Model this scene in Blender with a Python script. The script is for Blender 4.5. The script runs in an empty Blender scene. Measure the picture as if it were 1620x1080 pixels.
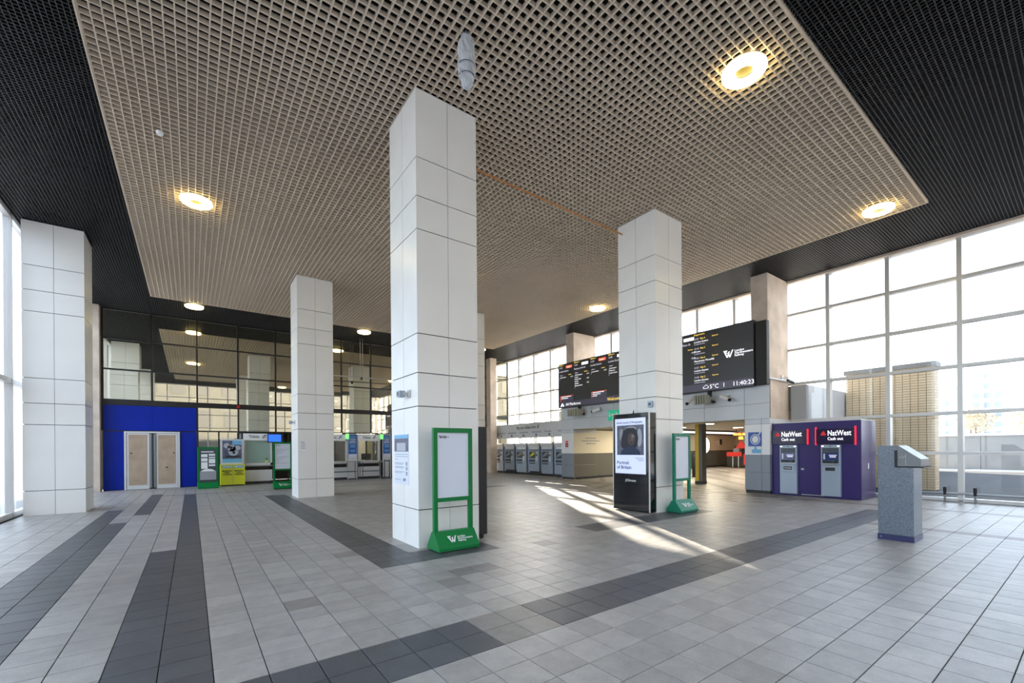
import bpy, math, random
from mathutils import Vector, Matrix

random.seed(7)
SC = bpy.context.scene
COL = SC.collection

# ------------------------------------------------------------------ camera
YAW, ROLL, FPX = 0.6339, -0.0078, 689.967
CAM_H = 1.5
fw = Vector((math.sin(YAW), math.cos(YAW), 0))
rt = Vector((math.cos(YAW), -math.sin(YAW), 0))
up = Vector((0, 0, 1))
rt2 = rt * math.cos(ROLL) + up * math.sin(ROLL)
up2 = -rt * math.sin(ROLL) + up * math.cos(ROLL)
cd = bpy.data.cameras.new('camera')
cd.sensor_width = 36
cd.sensor_fit = 'HORIZONTAL'
cd.lens = 36 * FPX / 1620
cd.shift_y = (708.717 - 540) / 1620
cd.clip_start = 0.02
cd.clip_end = 600
cam = bpy.data.objects.new('camera', cd)
COL.objects.link(cam)
M = Matrix(((rt2.x, up2.x, -fw.x, 0), (rt2.y, up2.y, -fw.y, 0), (rt2.z, up2.z, -fw.z, CAM_H), (0, 0, 0, 1)))
cam.matrix_world = M
SC.camera = cam

# ------------------------------------------------------------------ world, sun, exposure
SUN_DIR = Vector((0.585, 1.0, 0)).normalized()          # towards the sun, on plan
SUN_EL = math.radians(18.1)
w = bpy.data.worlds.new('world')
SC.world = w
w.use_nodes = True
nt = w.node_tree
nt.nodes.clear()
sky = nt.nodes.new('ShaderNodeTexSky')
sky.sky_type = 'NISHITA'
sky.sun_disc = False
sky.sun_elevation = SUN_EL
sky.sun_rotation = math.atan2(SUN_DIR.x, SUN_DIR.y)
sky.air_density = 1.0
sky.dust_density = 1.2
sky.ozone_density = 1.5
hz = nt.nodes.new('ShaderNodeMixRGB')                   # thin bright haze over the whole sky
hz.blend_type = 'MIX'
hz.inputs[0].default_value = 0.68
hz.inputs[2].default_value = (3.0, 3.25, 3.55, 1)
bg = nt.nodes.new('ShaderNodeBackground')
bg.inputs[1].default_value = 1.0
wo = nt.nodes.new('ShaderNodeOutputWorld')
nt.links.new(sky.outputs[0], hz.inputs[1])
nt.links.new(hz.outputs[0], bg.inputs[0])
nt.links.new(bg.outputs[0], wo.inputs[0])

sd = bpy.data.lights.new('sun', 'SUN')
sd.energy = 26
sd.angle = math.radians(0.6)
sd.color = (1.0, 0.86, 0.68)
sun = bpy.data.objects.new('sun', sd)
COL.objects.link(sun)
sv = Vector((SUN_DIR.x * math.cos(SUN_EL), SUN_DIR.y * math.cos(SUN_EL), math.sin(SUN_EL)))
sun.rotation_euler = sv.to_track_quat('Z', 'Y').to_euler()
sun.location = (30, 40, 30)

SC.view_settings.view_transform = 'Standard'
SC.view_settings.look = 'None'
SC.view_settings.gamma = 1.0
SC.view_settings.use_curve_mapping = False
SC.view_settings.exposure = 0.54

# ------------------------------------------------------------------ materials
MAT = {}


def srgb(r, g, b):
    f = lambda c: c / 12.92 if c <= 0.04045 else ((c + 0.055) / 1.055) ** 2.4
    return (f(r / 255), f(g / 255), f(b / 255), 1)


def mat(name, col, rough=0.5, metal=0.0, spec=0.5, noise=None, bump=None, emit=None, coat=0.0):
    """noise = (scale, amount) colour variation; bump = (scale, strength); emit = strength"""
    m = bpy.data.materials.new(name)
    m.use_nodes = True
    t = m.node_tree
    b = t.nodes['Principled BSDF']
    b.inputs['Base Color'].default_value = col
    b.inputs['Roughness'].default_value = rough
    b.inputs['Metallic'].default_value = metal
    b.inputs['Specular IOR Level'].default_value = spec
    b.inputs['Coat Weight'].default_value = coat
    tc = t.nodes.new('ShaderNodeTexCoord')
    if noise:
        n = t.nodes.new('ShaderNodeTexNoise')
        n.inputs['Scale'].default_value = noise[0]
        n.inputs['Detail'].default_value = 4
        t.links.new(tc.outputs['Object'], n.inputs['Vector'])
        mr = t.nodes.new('ShaderNodeMapRange')
        mr.inputs[1].default_value = 0.3
        mr.inputs[2].default_value = 0.7
        mr.inputs[3].default_value = 1 - noise[1]
        mr.inputs[4].default_value = 1 + noise[1]
        t.links.new(n.outputs['Fac'], mr.inputs[0])
        mx = t.nodes.new('ShaderNodeMixRGB')
        mx.blend_type = 'MULTIPLY'
        mx.inputs[0].default_value = 1
        mx.inputs[1].default_value = col
        t.links.new(mr.outputs[0], mx.inputs[2])
        t.links.new(mx.outputs[0], b.inputs['Base Color'])
    if bump:
        n2 = t.nodes.new('ShaderNodeTexNoise')
        n2.inputs['Scale'].default_value = bump[0]
        n2.inputs['Detail'].default_value = 3
        t.links.new(tc.outputs['Object'], n2.inputs['Vector'])
        bp = t.nodes.new('ShaderNodeBump')
        bp.inputs['Strength'].default_value = bump[1]
        bp.inputs['Distance'].default_value = 0.02
        t.links.new(n2.outputs['Fac'], bp.inputs['Height'])
        t.links.new(bp.outputs[0], b.inputs['Normal'])
    if emit:
        b.inputs['Emission Color'].default_value = col
        b.inputs['Emission Strength'].default_value = emit
    MAT[name] = m
    return m


def clear_glass(name, tint, refl=0.06):
    m = bpy.data.materials.new(name)
    m.use_nodes = True
    t = m.node_tree
    t.nodes.clear()
    o = t.nodes.new('ShaderNodeOutputMaterial')
    tr = t.nodes.new('ShaderNodeBsdfTransparent')
    tr.inputs[0].default_value = tint
    gl = t.nodes.new('ShaderNodeBsdfGlossy')
    gl.inputs['Roughness'].default_value = 0.02
    lw = t.nodes.new('ShaderNodeFresnel')
    ge = t.nodes.new('ShaderNodeNewGeometry')
    ir = t.nodes.new('ShaderNodeMapRange')              # same reflectance on both faces of the pane
    ir.inputs[3].default_value = 1.45
    ir.inputs[4].default_value = 1 / 1.45
    t.links.new(ge.outputs['Backfacing'], ir.inputs[0])
    t.links.new(ir.outputs[0], lw.inputs[0])
    mx = t.nodes.new('ShaderNodeMixShader')
    t.links.new(lw.outputs[0], mx.inputs[0])
    t.links.new(tr.outputs[0], mx.inputs[1])
    t.links.new(gl.outputs[0], mx.inputs[2])
    t.links.new(mx.outputs[0], o.inputs[0])
    MAT[name] = m
    return m


def tile_mat(name, col, var, rough):
    """stone tile: small random tone per tile, fine grain, soft sheen"""
    m = bpy.data.materials.new(name)
    m.use_nodes = True
    t = m.node_tree
    b = t.nodes['Principled BSDF']
    oi = t.nodes.new('ShaderNodeObjectInfo')
    at = t.nodes.new('ShaderNodeAttribute')
    at.attribute_name = 'tone'
    ad = t.nodes.new('ShaderNodeMath')
    ad.operation = 'ADD'
    t.links.new(oi.outputs['Random'], ad.inputs[0])
    t.links.new(at.outputs['Fac'], ad.inputs[1])
    fr = t.nodes.new('ShaderNodeMath')
    fr.operation = 'FRACT'
    t.links.new(ad.outputs[0], fr.inputs[0])
    geo = t.nodes.new('ShaderNodeNewGeometry')
    ns = t.nodes.new('ShaderNodeTexNoise')
    ns.inputs['Scale'].default_value = 5.0
    ns.inputs['Detail'].default_value = 6
    ns.inputs['Roughness'].default_value = 0.7
    t.links.new(geo.outputs['Position'], ns.inputs['Vector'])
    mr = t.nodes.new('ShaderNodeMapRange')
    mr.inputs[3].default_value = 1 - var
    mr.inputs[4].default_value = 1 + var
    t.links.new(fr.outputs[0], mr.inputs[0])
    mr2 = t.nodes.new('ShaderNodeMapRange')
    mr2.inputs[1].default_value = 0.25
    mr2.inputs[2].default_value = 0.75
    mr2.inputs[3].default_value = 0.8
    mr2.inputs[4].default_value = 1.18
    t.links.new(ns.outputs['Fac'], mr2.inputs[0])
    gr = t.nodes.new('ShaderNodeTexNoise')              # fine stone speckle
    gr.inputs['Scale'].default_value = 120.0
    gr.inputs['Detail'].default_value = 2
    t.links.new(geo.outputs['Position'], gr.inputs['Vector'])
    mr3 = t.nodes.new('ShaderNodeMapRange')
    mr3.inputs[1].default_value = 0.3
    mr3.inputs[2].default_value = 0.7
    mr3.inputs[3].default_value = 0.86
    mr3.inputs[4].default_value = 1.14
    t.links.new(gr.outputs['Fac'], mr3.inputs[0])
    m0 = t.nodes.new('ShaderNodeMath')
    m0.operation = 'MULTIPLY'
    t.links.new(mr2.outputs[0], m0.inputs[0])
    t.links.new(mr3.outputs[0], m0.inputs[1])
    mu = t.nodes.new('ShaderNodeMath')
    mu.operation = 'MULTIPLY'
    t.links.new(mr.outputs[0], mu.inputs[0])
    t.links.new(m0.outputs[0], mu.inputs[1])
    mx = t.nodes.new('ShaderNodeMixRGB')
    mx.blend_type = 'MULTIPLY'
    mx.inputs[0].default_value = 1
    mx.inputs[1].default_value = col
    t.links.new(mu.outputs[0], mx.inputs[2])
    t.links.new(mx.outputs[0], b.inputs['Base Color'])
    b.inputs['Roughness'].default_value = rough
    b.inputs['Specular IOR Level'].default_value = 0.32
    bp = t.nodes.new('ShaderNodeBump')
    bp.inputs['Strength'].default_value = 0.08
    bp.inputs['Distance'].default_value = 0.01
    t.links.new(ns.outputs['Fac'], bp.inputs['Height'])
    t.links.new(bp.outputs[0], b.inputs['Normal'])
    MAT[name] = m
    return m


tile_mat('tile_light', (0.305, 0.29, 0.275, 1), 0.11, 0.40)
tile_mat('tile_dark', (0.07, 0.073, 0.081, 1), 0.12, 0.42)
tile_mat('tile_brown', (0.17, 0.145, 0.125, 1), 0.1, 0.44)
tile_mat('tile_mid', (0.2, 0.185, 0.175, 1), 0.1, 0.44)
mat('grout', (0.012, 0.012, 0.014, 1), 0.9)
mat('white_panel', (0.79, 0.785, 0.765, 1), 0.3, noise=(1.2, 0.03))
mat('panel_joint', (0.05, 0.05, 0.05, 1), 0.8)
mat('raft_beige', (0.64, 0.535, 0.415, 1), 0.6, noise=(0.5, 0.08))
mat('grid_black', (0.014, 0.014, 0.016, 1), 0.5)
mat('plenum_black', (0.006, 0.006, 0.006, 1), 0.9)
mat('aluminium', (0.58, 0.57, 0.56, 1), 0.42, metal=0.35)
mat('frame_black', (0.006, 0.006, 0.007, 1), 0.4)
mat('concrete', (0.56, 0.475, 0.40, 1), 0.8, noise=(2.2, 0.16), bump=(30, 0.15))
mat('blue_wall', (0.0, 0.018, 0.32, 1), 0.3, spec=0.2, noise=(0.7, 0.1))
mat('hoarding_ply', (0.40, 0.30, 0.215, 1), 0.6, noise=(3, 0.14))
mat('white_frame', (0.62, 0.63, 0.64, 1), 0.4)
mat('steel', (0.30, 0.31, 0.32, 1), 0.36, metal=0.85)
mat('console_steel', (0.12, 0.125, 0.13, 1), 0.38, metal=0.6)
mat('machine_grey', (0.35, 0.42, 0.52, 1), 0.4, metal=0.2)
mat('machine_dark', (0.05, 0.065, 0.085, 1), 0.35)
mat('board_dark', (0.034, 0.037, 0.046, 1), 0.35)
mat('board_strip', (0.075, 0.07, 0.115, 1), 0.35, emit=0.15)
mat('text_white', (0.95, 0.95, 1.0, 1), 0.5, emit=0.75)
mat('text_lilac', (0.62, 0.60, 0.75, 1), 0.5, emit=0.6)
mat('text_yellow', (0.95, 0.66, 0.10, 1), 0.5, emit=0.8)
mat('text_red', (0.95, 0.13, 0.06, 1), 0.5, emit=0.75)
mat('print_white', (0.82, 0.83, 0.85, 1), 0.5)
mat('print_black', (0.012, 0.012, 0.014, 1), 0.5)
mat('print_grey', (0.30, 0.31, 0.34, 1), 0.5)
mat('print_navy', (0.012, 0.03, 0.12, 1), 0.4)
mat('print_blue', (0.02, 0.10, 0.40, 1), 0.4)
mat('print_sky', (0.16, 0.42, 0.68, 1), 0.4)
mat('print_red', (0.60, 0.01, 0.03, 1), 0.4, emit=0.25)
mat('poster_white', (0.66, 0.71, 0.82, 1), 0.35)
mat('green_paint', (0.0, 0.17, 0.04, 1), 0.4, spec=0.3)
mat('teal_paint', (0.005, 0.19, 0.11, 1), 0.4, spec=0.3)
mat('purple_panel', (0.036, 0.022, 0.145, 1), 0.35, spec=0.3)
mat('purple_side', (0.055, 0.036, 0.14, 1), 0.3)
mat('sign_violet', (0.012, 0.006, 0.05, 1), 0.2, spec=0.3)
mat('red_strip', (0.9, 0.02, 0.05, 1), 0.4, emit=0.7)
mat('cladding_grey', (0.60, 0.63, 0.68, 1), 0.35, noise=(0.8, 0.04))
mat('cladding_white', (0.78, 0.79, 0.80, 1), 0.3)
mat('cladding_dark', (0.24, 0.265, 0.31, 1), 0.4)
mat('plinth_dark', (0.02, 0.022, 0.03, 1), 0.4)
mat('hall_cream', (0.72, 0.66, 0.52, 1), 0.5)
mat('hall_grey', (0.13, 0.128, 0.115, 1), 0.45)
mat('hall_ceiling', (0.48, 0.44, 0.35, 1), 0.7)
mat('yellow_paint', (0.72, 0.48, 0.01, 1), 0.4)
mat('metro_yellow', (0.68, 0.70, 0.02, 1), 0.45)
mat('black_gloss', (0.008, 0.009, 0.012, 1), 0.06)
mat('black_matt', (0.012, 0.012, 0.013, 1), 0.6)
mat('screen_blue', (0.02, 0.12, 0.75, 1), 0.3, emit=0.9)
mat('screen_navy', (0.01, 0.03, 0.12, 1), 0.15, emit=0.2)
mat('poster_lit', (0.56, 0.62, 0.86, 1), 0.2, emit=0.35)
mat('skin_brown', (0.07, 0.045, 0.04, 1), 0.5)
mat('skin_light', (0.20, 0.15, 0.14, 1), 0.5)
mat('hair_dark', (0.02, 0.02, 0.03, 1), 0.6)
mat('cloth_navy', (0.015, 0.03, 0.075, 1), 0.6)
mat('photo_backdrop', (0.09, 0.10, 0.16, 1), 0.4, noise=(9, 0.4))
mat('photo_light', (0.42, 0.44, 0.50, 1), 0.5)
mat('lilac_paint', (0.22, 0.24, 0.50, 1), 0.4)
mat('navy_plinth', (0.012, 0.012, 0.09, 1), 0.3)
mat('lamp_glow', (1.0, 0.80, 0.36, 1), 0.5, emit=14.0)
mat('lamp_core', (0.22, 0.18, 0.05, 1), 0.6)
mat('lamp_body', (0.5, 0.5, 0.5, 1), 0.3, metal=0.6)
mat('tube_glow', (1.0, 0.90, 0.70, 1), 0.5, emit=20.0)
mat('passage_glow', (1.0, 0.88, 0.66, 1), 0.5, emit=135.0)
mat('sign_green', (0.01, 0.40, 0.22, 1), 0.4, emit=0.35)
mat('signal_green', (0.25, 0.9, 0.25, 1), 0.4, emit=0.6)
mat('wrap_plastic', (0.52, 0.55, 0.59, 1), 0.22, noise=(8, 0.12), bump=(16, 0.7))
mat('copper_pipe', (0.50, 0.20, 0.05, 1), 0.45)
mat('pipe_grey', (0.35, 0.35, 0.35, 1), 0.4)
mat('beige_box', (0.36, 0.36, 0.30, 1), 0.5)
mat('alarm_red', (0.45, 0.01, 0.02, 1), 0.4)
mat('glass_green', (0.30, 0.42, 0.36, 1), 0.15)
mat('office_dark', (0.035, 0.034, 0.036, 1), 0.6)
mat('office_olive', (0.32, 0.30, 0.16, 1), 0.7)
mat('shop_red', (0.60, 0.03, 0.02, 1), 0.4, emit=0.25)
mat('shop_orange', (1.0, 0.30, 0.03, 1), 0.4, emit=3.5)
mat('white_glow', (1.0, 0.98, 0.93, 1), 0.4, emit=2.2)
mat('pave_out', (0.36, 0.36, 0.37, 1), 0.8, noise=(0.4, 0.1))
mat('road_out', (0.42, 0.45, 0.50, 1), 0.8, noise=(0.4, 0.1))
mat('brick_cream', (0.50, 0.40, 0.26, 1), 0.75, noise=(1.2, 0.1))
mat('facing_stone', (0.065, 0.062, 0.057, 1), 0.8, noise=(0.5, 0.1))  # wall of the added building, kept dark to dim its mirror image
mat('brick_joint', (0.10, 0.09, 0.075, 1), 0.9)
mat('wall_out_grey', (0.17, 0.17, 0.165, 1), 0.8, noise=(0.8, 0.12))
mat('wing_grey', (0.40, 0.42, 0.44, 1), 0.6, noise=(0.6, 0.08))
mat('far_building', (0.60, 0.61, 0.64, 1), 0.8)
mat('far_window', (0.26, 0.29, 0.34, 1), 0.3)
mat('foliage', (0.40, 0.33, 0.20, 1), 0.9, noise=(3, 0.3))
mat('bark', (0.14, 0.11, 0.08, 1), 0.9)
clear_glass('glass_clear', (0.96, 0.98, 1.0, 1))

# dark reflective glazing: a strong, slightly warm mirror image over a dark office
m = bpy.data.materials.new('glass_mirror')
m.use_nodes = True
_t = m.node_tree
_b = _t.nodes['Principled BSDF']
_b.inputs['Base Color'].default_value = (0.68, 0.67, 0.56, 1)
_b.inputs['Metallic'].default_value = 1.0
_b.inputs['Roughness'].default_value = 0.015
MAT['glass_mirror'] = m

# speckled granite
m = mat('granite', (0.13, 0.16, 0.20, 1), 0.3)
_t = m.node_tree
_b = _t.nodes['Principled BSDF']
_tc = _t.nodes.new('ShaderNodeTexCoord')
_v = _t.nodes.new('ShaderNodeTexVoronoi')
_v.inputs['Scale'].default_value = 150
_t.links.new(_tc.outputs['Object'], _v.inputs['Vector'])
_r = _t.nodes.new('ShaderNodeValToRGB')
_r.color_ramp.elements[0].color = (0.04, 0.06, 0.09, 1)
_r.color_ramp.elements[1].color = (0.20, 0.24, 0.29, 1)
_r.color_ramp.elements[0].position = 0.1
_r.color_ramp.elements[1].position = 0.95
_t.links.new(_v.outputs['Color'], _r.inputs[0])
_t.links.new(_r.outputs[0], _b.inputs['Base Color'])

# ------------------------------------------------------------------ mesh helpers
ORG = {}


def org(o):
    return ORG.get(o.name, Vector((0, 0, 0))) if o else Vector((0, 0, 0))


class MB:
    def __init__(s):
        s.v, s.f, s.mi = [], [], []

    def add(s, vs, fs, mi=0):
        b = len(s.v)
        s.v += [Vector(q) for q in vs]
        s.f += [tuple(b + i for i in q) for q in fs]
        s.mi += [mi] * len(fs)
        return s

    def box(s, x0, x1, y0, y1, z0, z1, mi=0):
        x0, x1 = min(x0, x1), max(x0, x1)
        y0, y1 = min(y0, y1), max(y0, y1)
        z0, z1 = min(z0, z1), max(z0, z1)
        return s.add([(x0, y0, z0), (x1, y0, z0), (x1, y1, z0), (x0, y1, z0), (x0, y0, z1), (x1, y0, z1), (x1, y1, z1), (x0, y1, z1)],
                     [(0, 3, 2, 1), (4, 5, 6, 7), (0, 1, 5, 4), (1, 2, 6, 5), (2, 3, 7, 6), (3, 0, 4, 7)], mi)

    def prism(s, poly, axis, a, b, mi=0):
        """poly: 2D points in the two other axes (x: yz, y: xz, z: xy), extruded from a to b"""
        n = len(poly)
        def P(p, t):
            return {'x': (t, p[0], p[1]), 'y': (p[0], t, p[1]), 'z': (p[0], p[1], t)}[axis]
        vs = [P(p, a) for p in poly] + [P(p, b) for p in poly]
        fs = [tuple(range(n))[::-1], tuple(range(n, 2 * n))]
        fs += [(i, (i + 1) % n, n + (i + 1) % n, n + i) for i in range(n)]
        return s.add(vs, fs, mi)

    def cyl(s, p0, p1, r0, r1=None, n=12, mi=0):
        r1 = r0 if r1 is None else r1
        p0, p1 = Vector(p0), Vector(p1)
        d = (p1 - p0).normalized()
        a = d.orthogonal().normalized()
        c = d.cross(a)
        vs = []
        for p, r in ((p0, r0), (p1, r1)):
            for i in range(n):
                t = 2 * math.pi * i / n
                vs.append(p + a * math.cos(t) * r + c * math.sin(t) * r)
        fs = [tuple(range(n))[::-1], tuple(range(n, 2 * n))]
        fs += [(i, (i + 1) % n, n + (i + 1) % n, n + i) for i in range(n)]
        return s.add(vs, fs, mi)

    def lathe(s, prof, c, n=32, mi=0, closed=True):
        """prof: list of (r, z) about a vertical axis through c"""
        k = len(prof)
        vs = []
        for i in range(n):
            t = 2 * math.pi * i / n
            for r, z in prof:
                vs.append((c[0] + r * math.cos(t), c[1] + r * math.sin(t), c[2] + z))
        fs = []
        rng = k if closed else k - 1
        for i in range(n):
            j = (i + 1) % n
            for q in range(rng):
                q2 = (q + 1) % k
                fs.append((i * k + q, j * k + q, j * k + q2, i * k + q2))
        return s.add(vs, fs, mi)

    def disc(s, c, r, axis='z', n=24, mi=0, sx=1, sz=1, t=0.004):
        pl = [(c[0] + 0, 0)] * 0
        pts = [(math.cos(2 * math.pi * i / n), math.sin(2 * math.pi * i / n)) for i in range(n)]
        if axis == 'x':
            s.prism([(c[1] + p[0] * r * sx, c[2] + p[1] * r * sz) for p in pts], 'x', c[0] - t, c[0], mi)
        elif axis == 'y':
            s.prism([(c[0] + p[0] * r * sx, c[2] + p[1] * r * sz) for p in pts], 'y', c[1] - t, c[1], mi)
        else:
            s.prism([(c[0] + p[0] * r, c[1] + p[1] * r) for p in pts], 'z', c[2] - t, c[2], mi)
        return s

    def xf(s, mtx, start=0):
        for i in range(start, len(s.v)):
            s.v[i] = mtx @ s.v[i]
        return s

    def build(s, name, mats, parent=None, kind=None, smooth=False, bevel=0.0):
        o0 = org(parent)
        me = bpy.data.meshes.new(name)
        me.from_pydata([tuple(q - o0) for q in s.v], [], s.f)
        for q in ([mats] if isinstance(mats, str) else mats):
            me.materials.append(MAT[q])
        me.polygons.foreach_set('material_index', s.mi)
        if smooth:
            me.polygons.foreach_set('use_smooth', [True] * len(me.polygons))
        me.update()
        o = bpy.data.objects.new(name, me)
        COL.objects.link(o)
        if parent:
            o.parent = parent
            ORG[o.name] = o0
        if kind:
            o['kind'] = kind
        if bevel:
            md = o.modifiers.new('bevel', 'BEVEL')
            md.width = bevel
            md.segments = 2
            md.limit_method = 'ANGLE'
        return o


def thing(name, label, cat, loc, group=None):
    o = bpy.data.objects.new(name, None)
    COL.objects.link(o)
    o.location = loc
    o.empty_display_size = 0.2
    o['label'] = label
    o['category'] = cat
    if group:
        o['group'] = group
    ORG[o.name] = Vector(loc)
    return o


def struct(name, loc=(0, 0, 0)):
    o = bpy.data.objects.new(name, None)
    COL.objects.link(o)
    o.location = loc
    o['kind'] = 'structure'
    ORG[o.name] = Vector(loc)
    return o


def tag(o, label, cat, group=None):
    o['label'] = label
    o['category'] = cat
    if group:
        o['group'] = group
    return o


def inst(name, mesh, loc, parent, rot=None):
    """a part sharing mesh data, loc in world space"""
    o = bpy.data.objects.new(name, mesh)
    COL.objects.link(o)
    o.parent = parent
    o.location = Vector(loc) - org(parent)
    if rot:
        o.rotation_euler = rot
    return o


BOXM = {}


def box_mesh(name, sx, sy, sz, material):
    """centred box mesh, shared"""
    k = (name, round(sx, 4), round(sy, 4), round(sz, 4), material)
    if k not in BOXM:
        b = MB().box(-sx / 2, sx / 2, -sy / 2, sy / 2, -sz / 2, sz / 2)
        me = bpy.data.meshes.new(name)
        me.from_pydata([tuple(q) for q in b.v], [], b.f)
        me.materials.append(MAT[material])
        BOXM[k] = me
    return BOXM[k]


def box_part(name, parent, material, x0, x1, y0, y1, z0, z1):
    me = box_mesh(name, abs(x1 - x0), abs(y1 - y0), abs(z1 - z0), material)
    return inst(name, me, ((x0 + x1) / 2, (y0 + y1) / 2, (z0 + z1) / 2), parent)


# lettering: collected, then turned into meshes in one pass at the end
TXT = {}


def face_m(facing, x, y, z):
    """local x = reading direction, local y = up, for a surface facing -Y or -X"""
    if facing == '-Y':
        r = Matrix(((1, 0, 0), (0, 0, -1), (0, 1, 0)))
    elif facing == '-X':
        r = Matrix(((0, 0, -1), (-1, 0, 0), (0, 1, 0)))
    return Matrix.Translation((x, y, z)) @ r.to_4x4()


def text(parent, material, body, size, mtx, align='LEFT', name='lettering', width=None, bold=0.0):
    k = (parent.name, material, name)
    TXT.setdefault(k, dict(parent=parent, material=material, name=name, items=[], mb=MB()))
    TXT[k]['items'].append((body, size, mtx, align, width, bold))


def flush_text():
    tmp = []
    for k, d in TXT.items():
        for body, size, mtx, align, width, bold in d['items']:
            cu = bpy.data.curves.new('t', 'FONT')
            cu.body = body
            cu.size = size
            cu.align_x = align
            cu.resolution_u = 2
            cu.extrude = 0.0015
            cu.offset = bold * size
            o = bpy.data.objects.new('t', cu)
            COL.objects.link(o)
            tmp.append((d, o, mtx, width, align))
    bpy.context.view_layer.update()
    dg = bpy.context.evaluated_depsgraph_get()
    for d, o, mtx, width, align in tmp:
        me = bpy.data.meshes.new_from_object(o.evaluated_get(dg))
        vs = [v.co.copy() for v in me.vertices]
        if width and vs:
            x0 = min(v.x for v in vs)
            x1 = max(v.x for v in vs)
            if x1 > x0:
                c = {'LEFT': 0, 'CENTER': 0, 'RIGHT': 0}[align]
                sc = width / (x1 - x0)
                for v in vs:
                    v.x = c + (v.x - c) * sc
        d['mb'].add([mtx @ v for v in vs], [tuple(p.vertices) for p in me.polygons])
        cu = o.data
        bpy.data.objects.remove(o)
        bpy.data.curves.remove(cu)
        bpy.data.meshes.remove(me)
    for k, d in TXT.items():
        if d['mb'].v:
            d['mb'].build(d['name'], d['material'], d['parent'], kind='stuff')


def proj(X, Y, Z):
    dz = Z - CAM_H
    d = Y * math.cos(YAW) + X * math.sin(YAW)
    r = -Y * math.sin(YAW) + X * math.cos(YAW)
    r, u = r * math.cos(ROLL) + dz * math.sin(ROLL), -r * math.sin(ROLL) + dz * math.cos(ROLL)
    if d < 0.05:
        return None
    return 810 + FPX * r / d, 708.717 - FPX * u / d, d


# ------------------------------------------------------------------ dimensions of the hall
XL, XR = -3.35, 16.2        # side glazing
YF, YB = -0.95, 22.5        # front and back glazing
CZ = 6.952                  # ceiling
XF = 14.55                  # face of the fascia over the passage
PITCH = 1.455

# ------------------------------------------------------------------ floor
TX, TY = 0.302, 0.2965
OX, OY = 0.11, 0.357


def tile_kind(i, j):
    """i, j: tile indices; tile spans OX+i*TX .. and OY+j*TY .."""
    x, y = OX + (i + 0.5) * TX, OY + (j + 0.5) * TY
    if x > 14.6:
        return 'tile_brown' if (x > 14.6 and 6.2 < y < 17) and (i * 7 + j * 3) % 5 == 0 else 'tile_light'
    # long stripes running to the back
    if i == -6 and y < 14.8:
        return 'tile_dark'
    if i == -5 and y < 12.1:
        return 'tile_dark'
    if i == -4 and 13.4 < y < 19.3:
        return 'tile_dark'
    if i == -2 and y < 8.4:
        return 'tile_dark'
    if i == -1 and y < 18.5:
        return 'tile_dark'
    if i in (6, 7) and 5.39 < y < 16.3:
        return 'tile_dark'
    # rows across
    if j in (17, 18) and (6 <= i <= 11 or 19 <= i <= 31):
        return 'tile_dark'
    if j in (8, 9) and (0 <= i <= 5 or 8 <= i <= 41):
        return 'tile_dark'
    if j in (8, 9) and i in (6, 7):
        return 'tile_mid'
    if j == 61 and -4 <= i <= 40:
        return 'tile_brown'
    if j in (46, 47) and 20 <= i <= 32:
        return 'tile_dark'
    if i == 45 and y < 18:
        return 'tile_brown'
    if i == 34 and y < 2.6:
        return 'tile_brown'
    if (i, j) in ((2, 14), (8, 14), (9, 14), (7, 13), (14, 16), (5, 20), (30, 9), (24, 22), (25, 22), (36, 20), (33, 19), (38, 24), (37, 24)):
        return 'tile_mid'
    if 12.0 < x < 14.5 and 5.0 < y < 13 and (i * 13 + j * 7) % 11 < 3:
        return 'tile_brown'
    return 'tile_light'


floor = MB().box(XL - 0.1, 36, YF - 0.1, 24.6, -0.2, -0.012).build('floor', 'grout', kind='structure')
tiles = []
imin, imax = int((XL - OX) / TX) - 1, int((34.5 - OX) / TX)
jmin, jmax = int((YF - OY) / TY) - 1, int((YB + 0.02 - OY) / TY)
for i in range(imin, imax + 1):
    for j in range(jmin, jmax + 1):
        x, y = OX + (i + 0.5) * TX, OY + (j + 0.5) * TY
        if x > XR and not (5.9 < y < 17.6):
            continue
        if x - TX / 2 < XL or y - TY / 2 < YF:
            continue
        q = proj(x, y, 0)
        area = 0
        if q and -30 < q[0] < 1650 and q[1] < 1110:
            area = 1 / q[2] ** 3
        tiles.append((area, i, j, x, y))
tiles.sort(reverse=True)
gap = 0.007
tmesh = {}
for k in ('tile_light', 'tile_dark', 'tile_brown', 'tile_mid'):
    hx, hy, c = TX / 2 - gap / 2, TY / 2 - gap / 2, 0.0015
    b = MB()
    b.add([(-hx, -hy, -0.012), (hx, -hy, -0.012), (hx, hy, -0.012), (-hx, hy, -0.012),
           (-hx, -hy, -c), (hx, -hy, -c), (hx, hy, -c), (-hx, hy, -c),
           (-hx + c, -hy + c, 0), (hx - c, -hy + c, 0), (hx - c, hy - c, 0), (-hx + c, hy - c, 0)],
          [(8, 9, 10, 11), (0, 1, 5, 4), (1, 2, 6, 5), (2, 3, 7, 6), (3, 0, 4, 7), (4, 5, 9, 8), (5, 6, 10, 9), (6, 7, 11, 10), (7, 4, 8, 11)])
    me = bpy.data.meshes.new('floor_tile')
    me.from_pydata([tuple(v) for v in b.v], [], b.f)
    me.materials.append(MAT[k])
    tmesh[k] = me
for a, i, j, x, y in tiles[:300]:
    inst('floor_tile', tmesh[tile_kind(i, j)], (x, y, 0), floor)
b = MB()
tone = []
TK = ['tile_light', 'tile_dark', 'tile_brown', 'tile_mid']
hx, hy = TX / 2 - gap / 2, TY / 2 - gap / 2
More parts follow.
